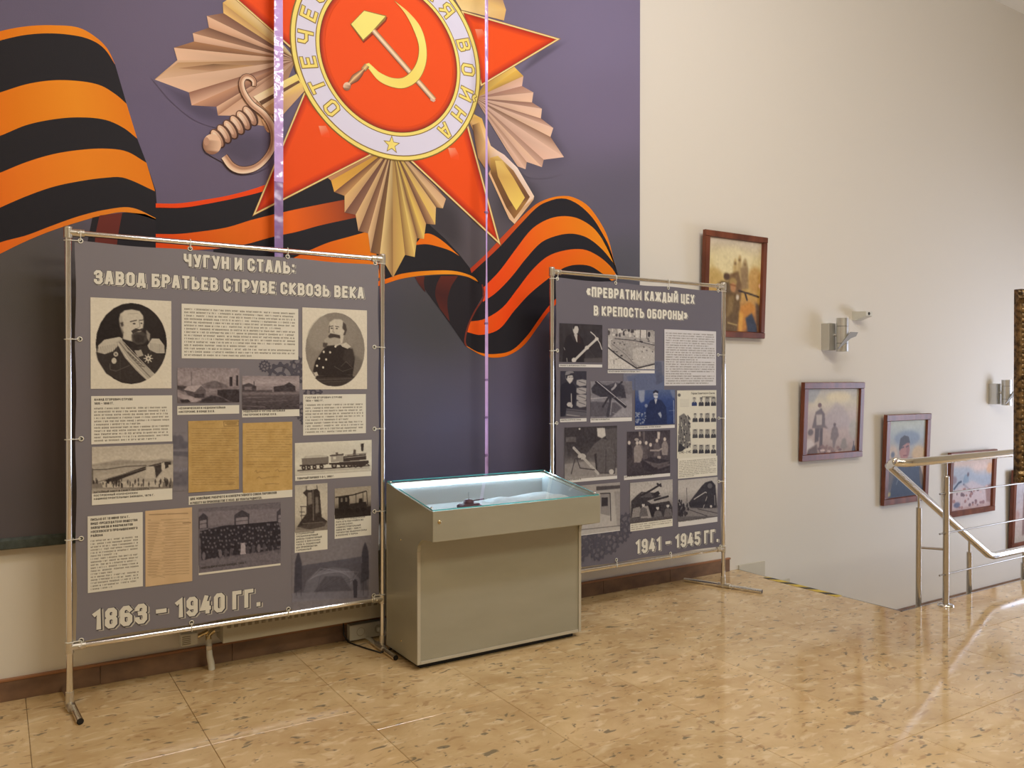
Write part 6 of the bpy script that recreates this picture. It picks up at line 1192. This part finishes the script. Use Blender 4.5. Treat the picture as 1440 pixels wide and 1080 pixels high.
# ============================================================ RAILINGS
def tube_obj(name, pts, r, mt, T, n=14): return MB().tube(pts, r, n).build(name, mt, T)
YR = 2.862; ZH = .925
G = empty('landing_railing', (5.05, YR, 0), 'chrome railing with three thin rods whose handrail bends down the stairs', 'railing')
xr0 = onY(1262, 651, YR)[0]; XE = 8.6
TURN = [(4.60, 2.900, ZH+.002), (4.625, 2.872, ZH), (4.68, YR, ZH)]
tube_obj('handrail', TURN+[(XE, YR, ZH)], .026, M['chrome'], G, 20)
PX = [5.055+1.15*k for k in range(4)]
for x in PX:
    o = tube_obj('post', [(x, YR, .012), (x, YR, .815)], .0185, M['steel'], G, 16)
    tube_obj('post_neck', [(x, YR, .80), (x, YR, ZH-.01)], .008, M['steel'], o, 10); MB().lathe((x, YR, .815), [(.0185, 0), (.016, .006), (.0, .006)], 16).build('post_cap', M['steel'], o)
    MB().lathe((x, YR, 0), [(.048, 0), (.048, .007), (.042, .012), (.019, .014)], 24).build('base_flange', M['chrome'], o)
    for z in (.20, .46, .71): MB().tube([(x-.020, YR, z), (x+.03, YR, z)], .011, 10).build('rod_holder', M['steel'], o)
for z in (.20, .46, .71): tube_obj('thin_rod', [(4.985, YR, z), (XE, YR, z)], .0056, M['rod'], G, 8)
YD2 = 3.02
m = MB().lathe((4.603, 2.903, ZH), [(.026*math.sin(math.pi*i/10), -.026*math.cos(math.pi*i/10)) for i in range(11)], 20); m.build('end_ball', M['chrome'], G)
D = G
tube_obj('handrail', [(4.60, 2.91, ZH+.004), (4.625, 2.95, ZH-.005), (4.70, YD2, ZH-.035), (5.86, YD2, .205), (5.93, YD2, .185), (XE, YD2, .185)], .026, M['chrome'], D, 20)
def rail_z(x): return ZH-.035+(x-4.70)/(5.86-4.70)*(.205-(ZH-.035)) if x < 5.86 else .185
def step_z(x): k = int((x-XS-.012)//TR); return -RI*(k+1) if k < NST else ZL
for x in (5.02, 5.62, 6.35, 7.5):
    zt = rail_z(x); zb = step_z(x)
    o = tube_obj('post', [(x, YD2, zb+.01), (x, YD2, zt-.10)], .0175, M['steel'], D, 14); tube_obj('post_neck', [(x, YD2, zt-.11), (x, YD2, zt-.015)], .008, M['steel'], o, 10)
    MB().lathe((x, YD2, zb), [(.045, 0), (.045, .007), (.038, .011), (.018, .013)], 20).build('base_flange', M['steel'], o)
tube_obj('tie_rod', [(5.02, YD2, .345), (5.055, YR+.01, .355)], .008, M['steel'], D, 8)
# hazard tape on the stairwell edge
m = MB().box((XS-.045, 3.36, .0004), (XS+.011, 3.97, .0016)); tag(m.build('hazard_tape', M['tape']), 'worn yellow and black hazard tape along the top stair edge', 'tape')
# ============================================================ ORNATE PAINTING ON AN EASEL (right edge)
tq = 3.55; c0 = CAM+ray(1425.5, 542)*tq; ux = Vector((rt[0], rt[1], 0)).normalized(); ny_v = Vector((-fw[0], -fw[1], 0)).normalized()
zt_ = (CAM+ray(1425.5, 407.5)*tq)[2]; zb_ = (CAM+ray(1426.5, 678)*tq)[2]; WD = .64
E_ = empty('ornate_painting', (c0[0], c0[1], zb_), 'large dark canvas in a carved antique gilt frame at the right edge', 'painting')
E_.rotation_euler = (0, 0, math.atan2(ux.y, ux.x))
def loc_build(mb, name, m_, parent, **k): # verts given in the painting's own axes (x along, y away, z up)
    WLOC_save = WLOC.get(parent.name); WLOC[parent.name] = (0, 0, 0); o = mb.build(name, m_, parent, **k); WLOC[parent.name] = WLOC_save; WLOC[o.name] = (0, 0, 0); return o
HT = zt_-zb_; fwid = .062
def ornate_bar(length, seed):
    """carved bar: profile swept along x, with leaf bosses"""
    m = MB(); prof_ = [(0, 0), (-.018, 0), (-.030, .006), (-.034, .014), (-.026, .022), (-.032, .032), (-.040, .040), (-.034, .050), (-.016, .056), (-.012, fwid), (0, fwid)]
    m.prism([(p[0], p[1]) for p in prof_], 0, length); r = random.Random(seed); x = .02
    while x < length-.02:
        for k, (yy, zz, rr) in enumerate(((-.030, .020, .008), (-.038, .038, .007))):
            vs = []; n1, n2 = 6, 4; o_ = r.uniform(-.003, .003)
            for i in range(n2+1):
                t = math.pi*i/n2
                for j in range(n1): q_ = 2*math.pi*j/n1; vs.append((x+o_+rr*1.5*math.cos(t), yy+rr*.8*math.sin(t)*math.cos(q_), zz+rr*math.sin(t)*math.sin(q_)))
            m.add(vs, [(i*n1+j, i*n1+(j+1) % n1, (i+1)*n1+(j+1) % n1, (i+1)*n1+j) for i in range(n2) for j in range(n1)], smooth=True)
        x += .022
    return m
def xf(m, f_):
    for i in range(len(m.v)): m.v[i] = np.array([f_(p) for p in m.v[i]])
    return m
loc_build(xf(ornate_bar(WD, 1), lambda p: (p[0], p[1], p[2])), 'frame_bar', M['ornate'], E_)
loc_build(xf(ornate_bar(WD, 2), lambda p: (p[0], p[1], HT-p[2])), 'frame_bar', M['ornate'], E_)
loc_build(xf(ornate_bar(HT, 3), lambda p: (p[2], p[1], p[0])), 'frame_bar', M['ornate'], E_)
loc_build(xf(ornate_bar(HT, 4), lambda p: (WD-p[2], p[1], p[0])), 'frame_bar', M['ornate'], E_)
m = MB().bbox((fwid*.8, -.012, fwid*.8), (WD-fwid*.8, .004, HT-fwid*.8), .001); loc_build(m, 'canvas', noisy('dark_oil_canvas', A(44, 36, 30), A(86, 70, 52), 5, .35), E_)
EZ = empty('display_easel', (c0[0]+ux.x*WD/2, c0[1]+ux.y*WD/2, 0), 'wooden easel carrying the ornate gilt-framed canvas', 'easel')
EZ.rotation_euler = E_.rotation_euler
m = lambda a, b, r_=.014: MB().tube([a, b], r_, 8)
loc_build(m((-.20, -.05, .012), (-.06, .06, 1.75)), 'leg', M['wood2'], EZ); loc_build(m((.20, -.05, .012), (.06, .06, 1.75)), 'leg', M['wood2'], EZ); loc_build(m((.03, .24, .012), (.01, .075, 1.68)), 'leg', M['wood2'], EZ)
loc_build(MB().bbox((-.24, -.055, zb_-.034), (.24, .030, zb_-.003), .003), 'ledge', M['wood2'], EZ); loc_build(MB().bbox((-.10, .045, 1.62), (.10, .075, 1.66), .003), 'crossbar', M['wood2'], EZ)
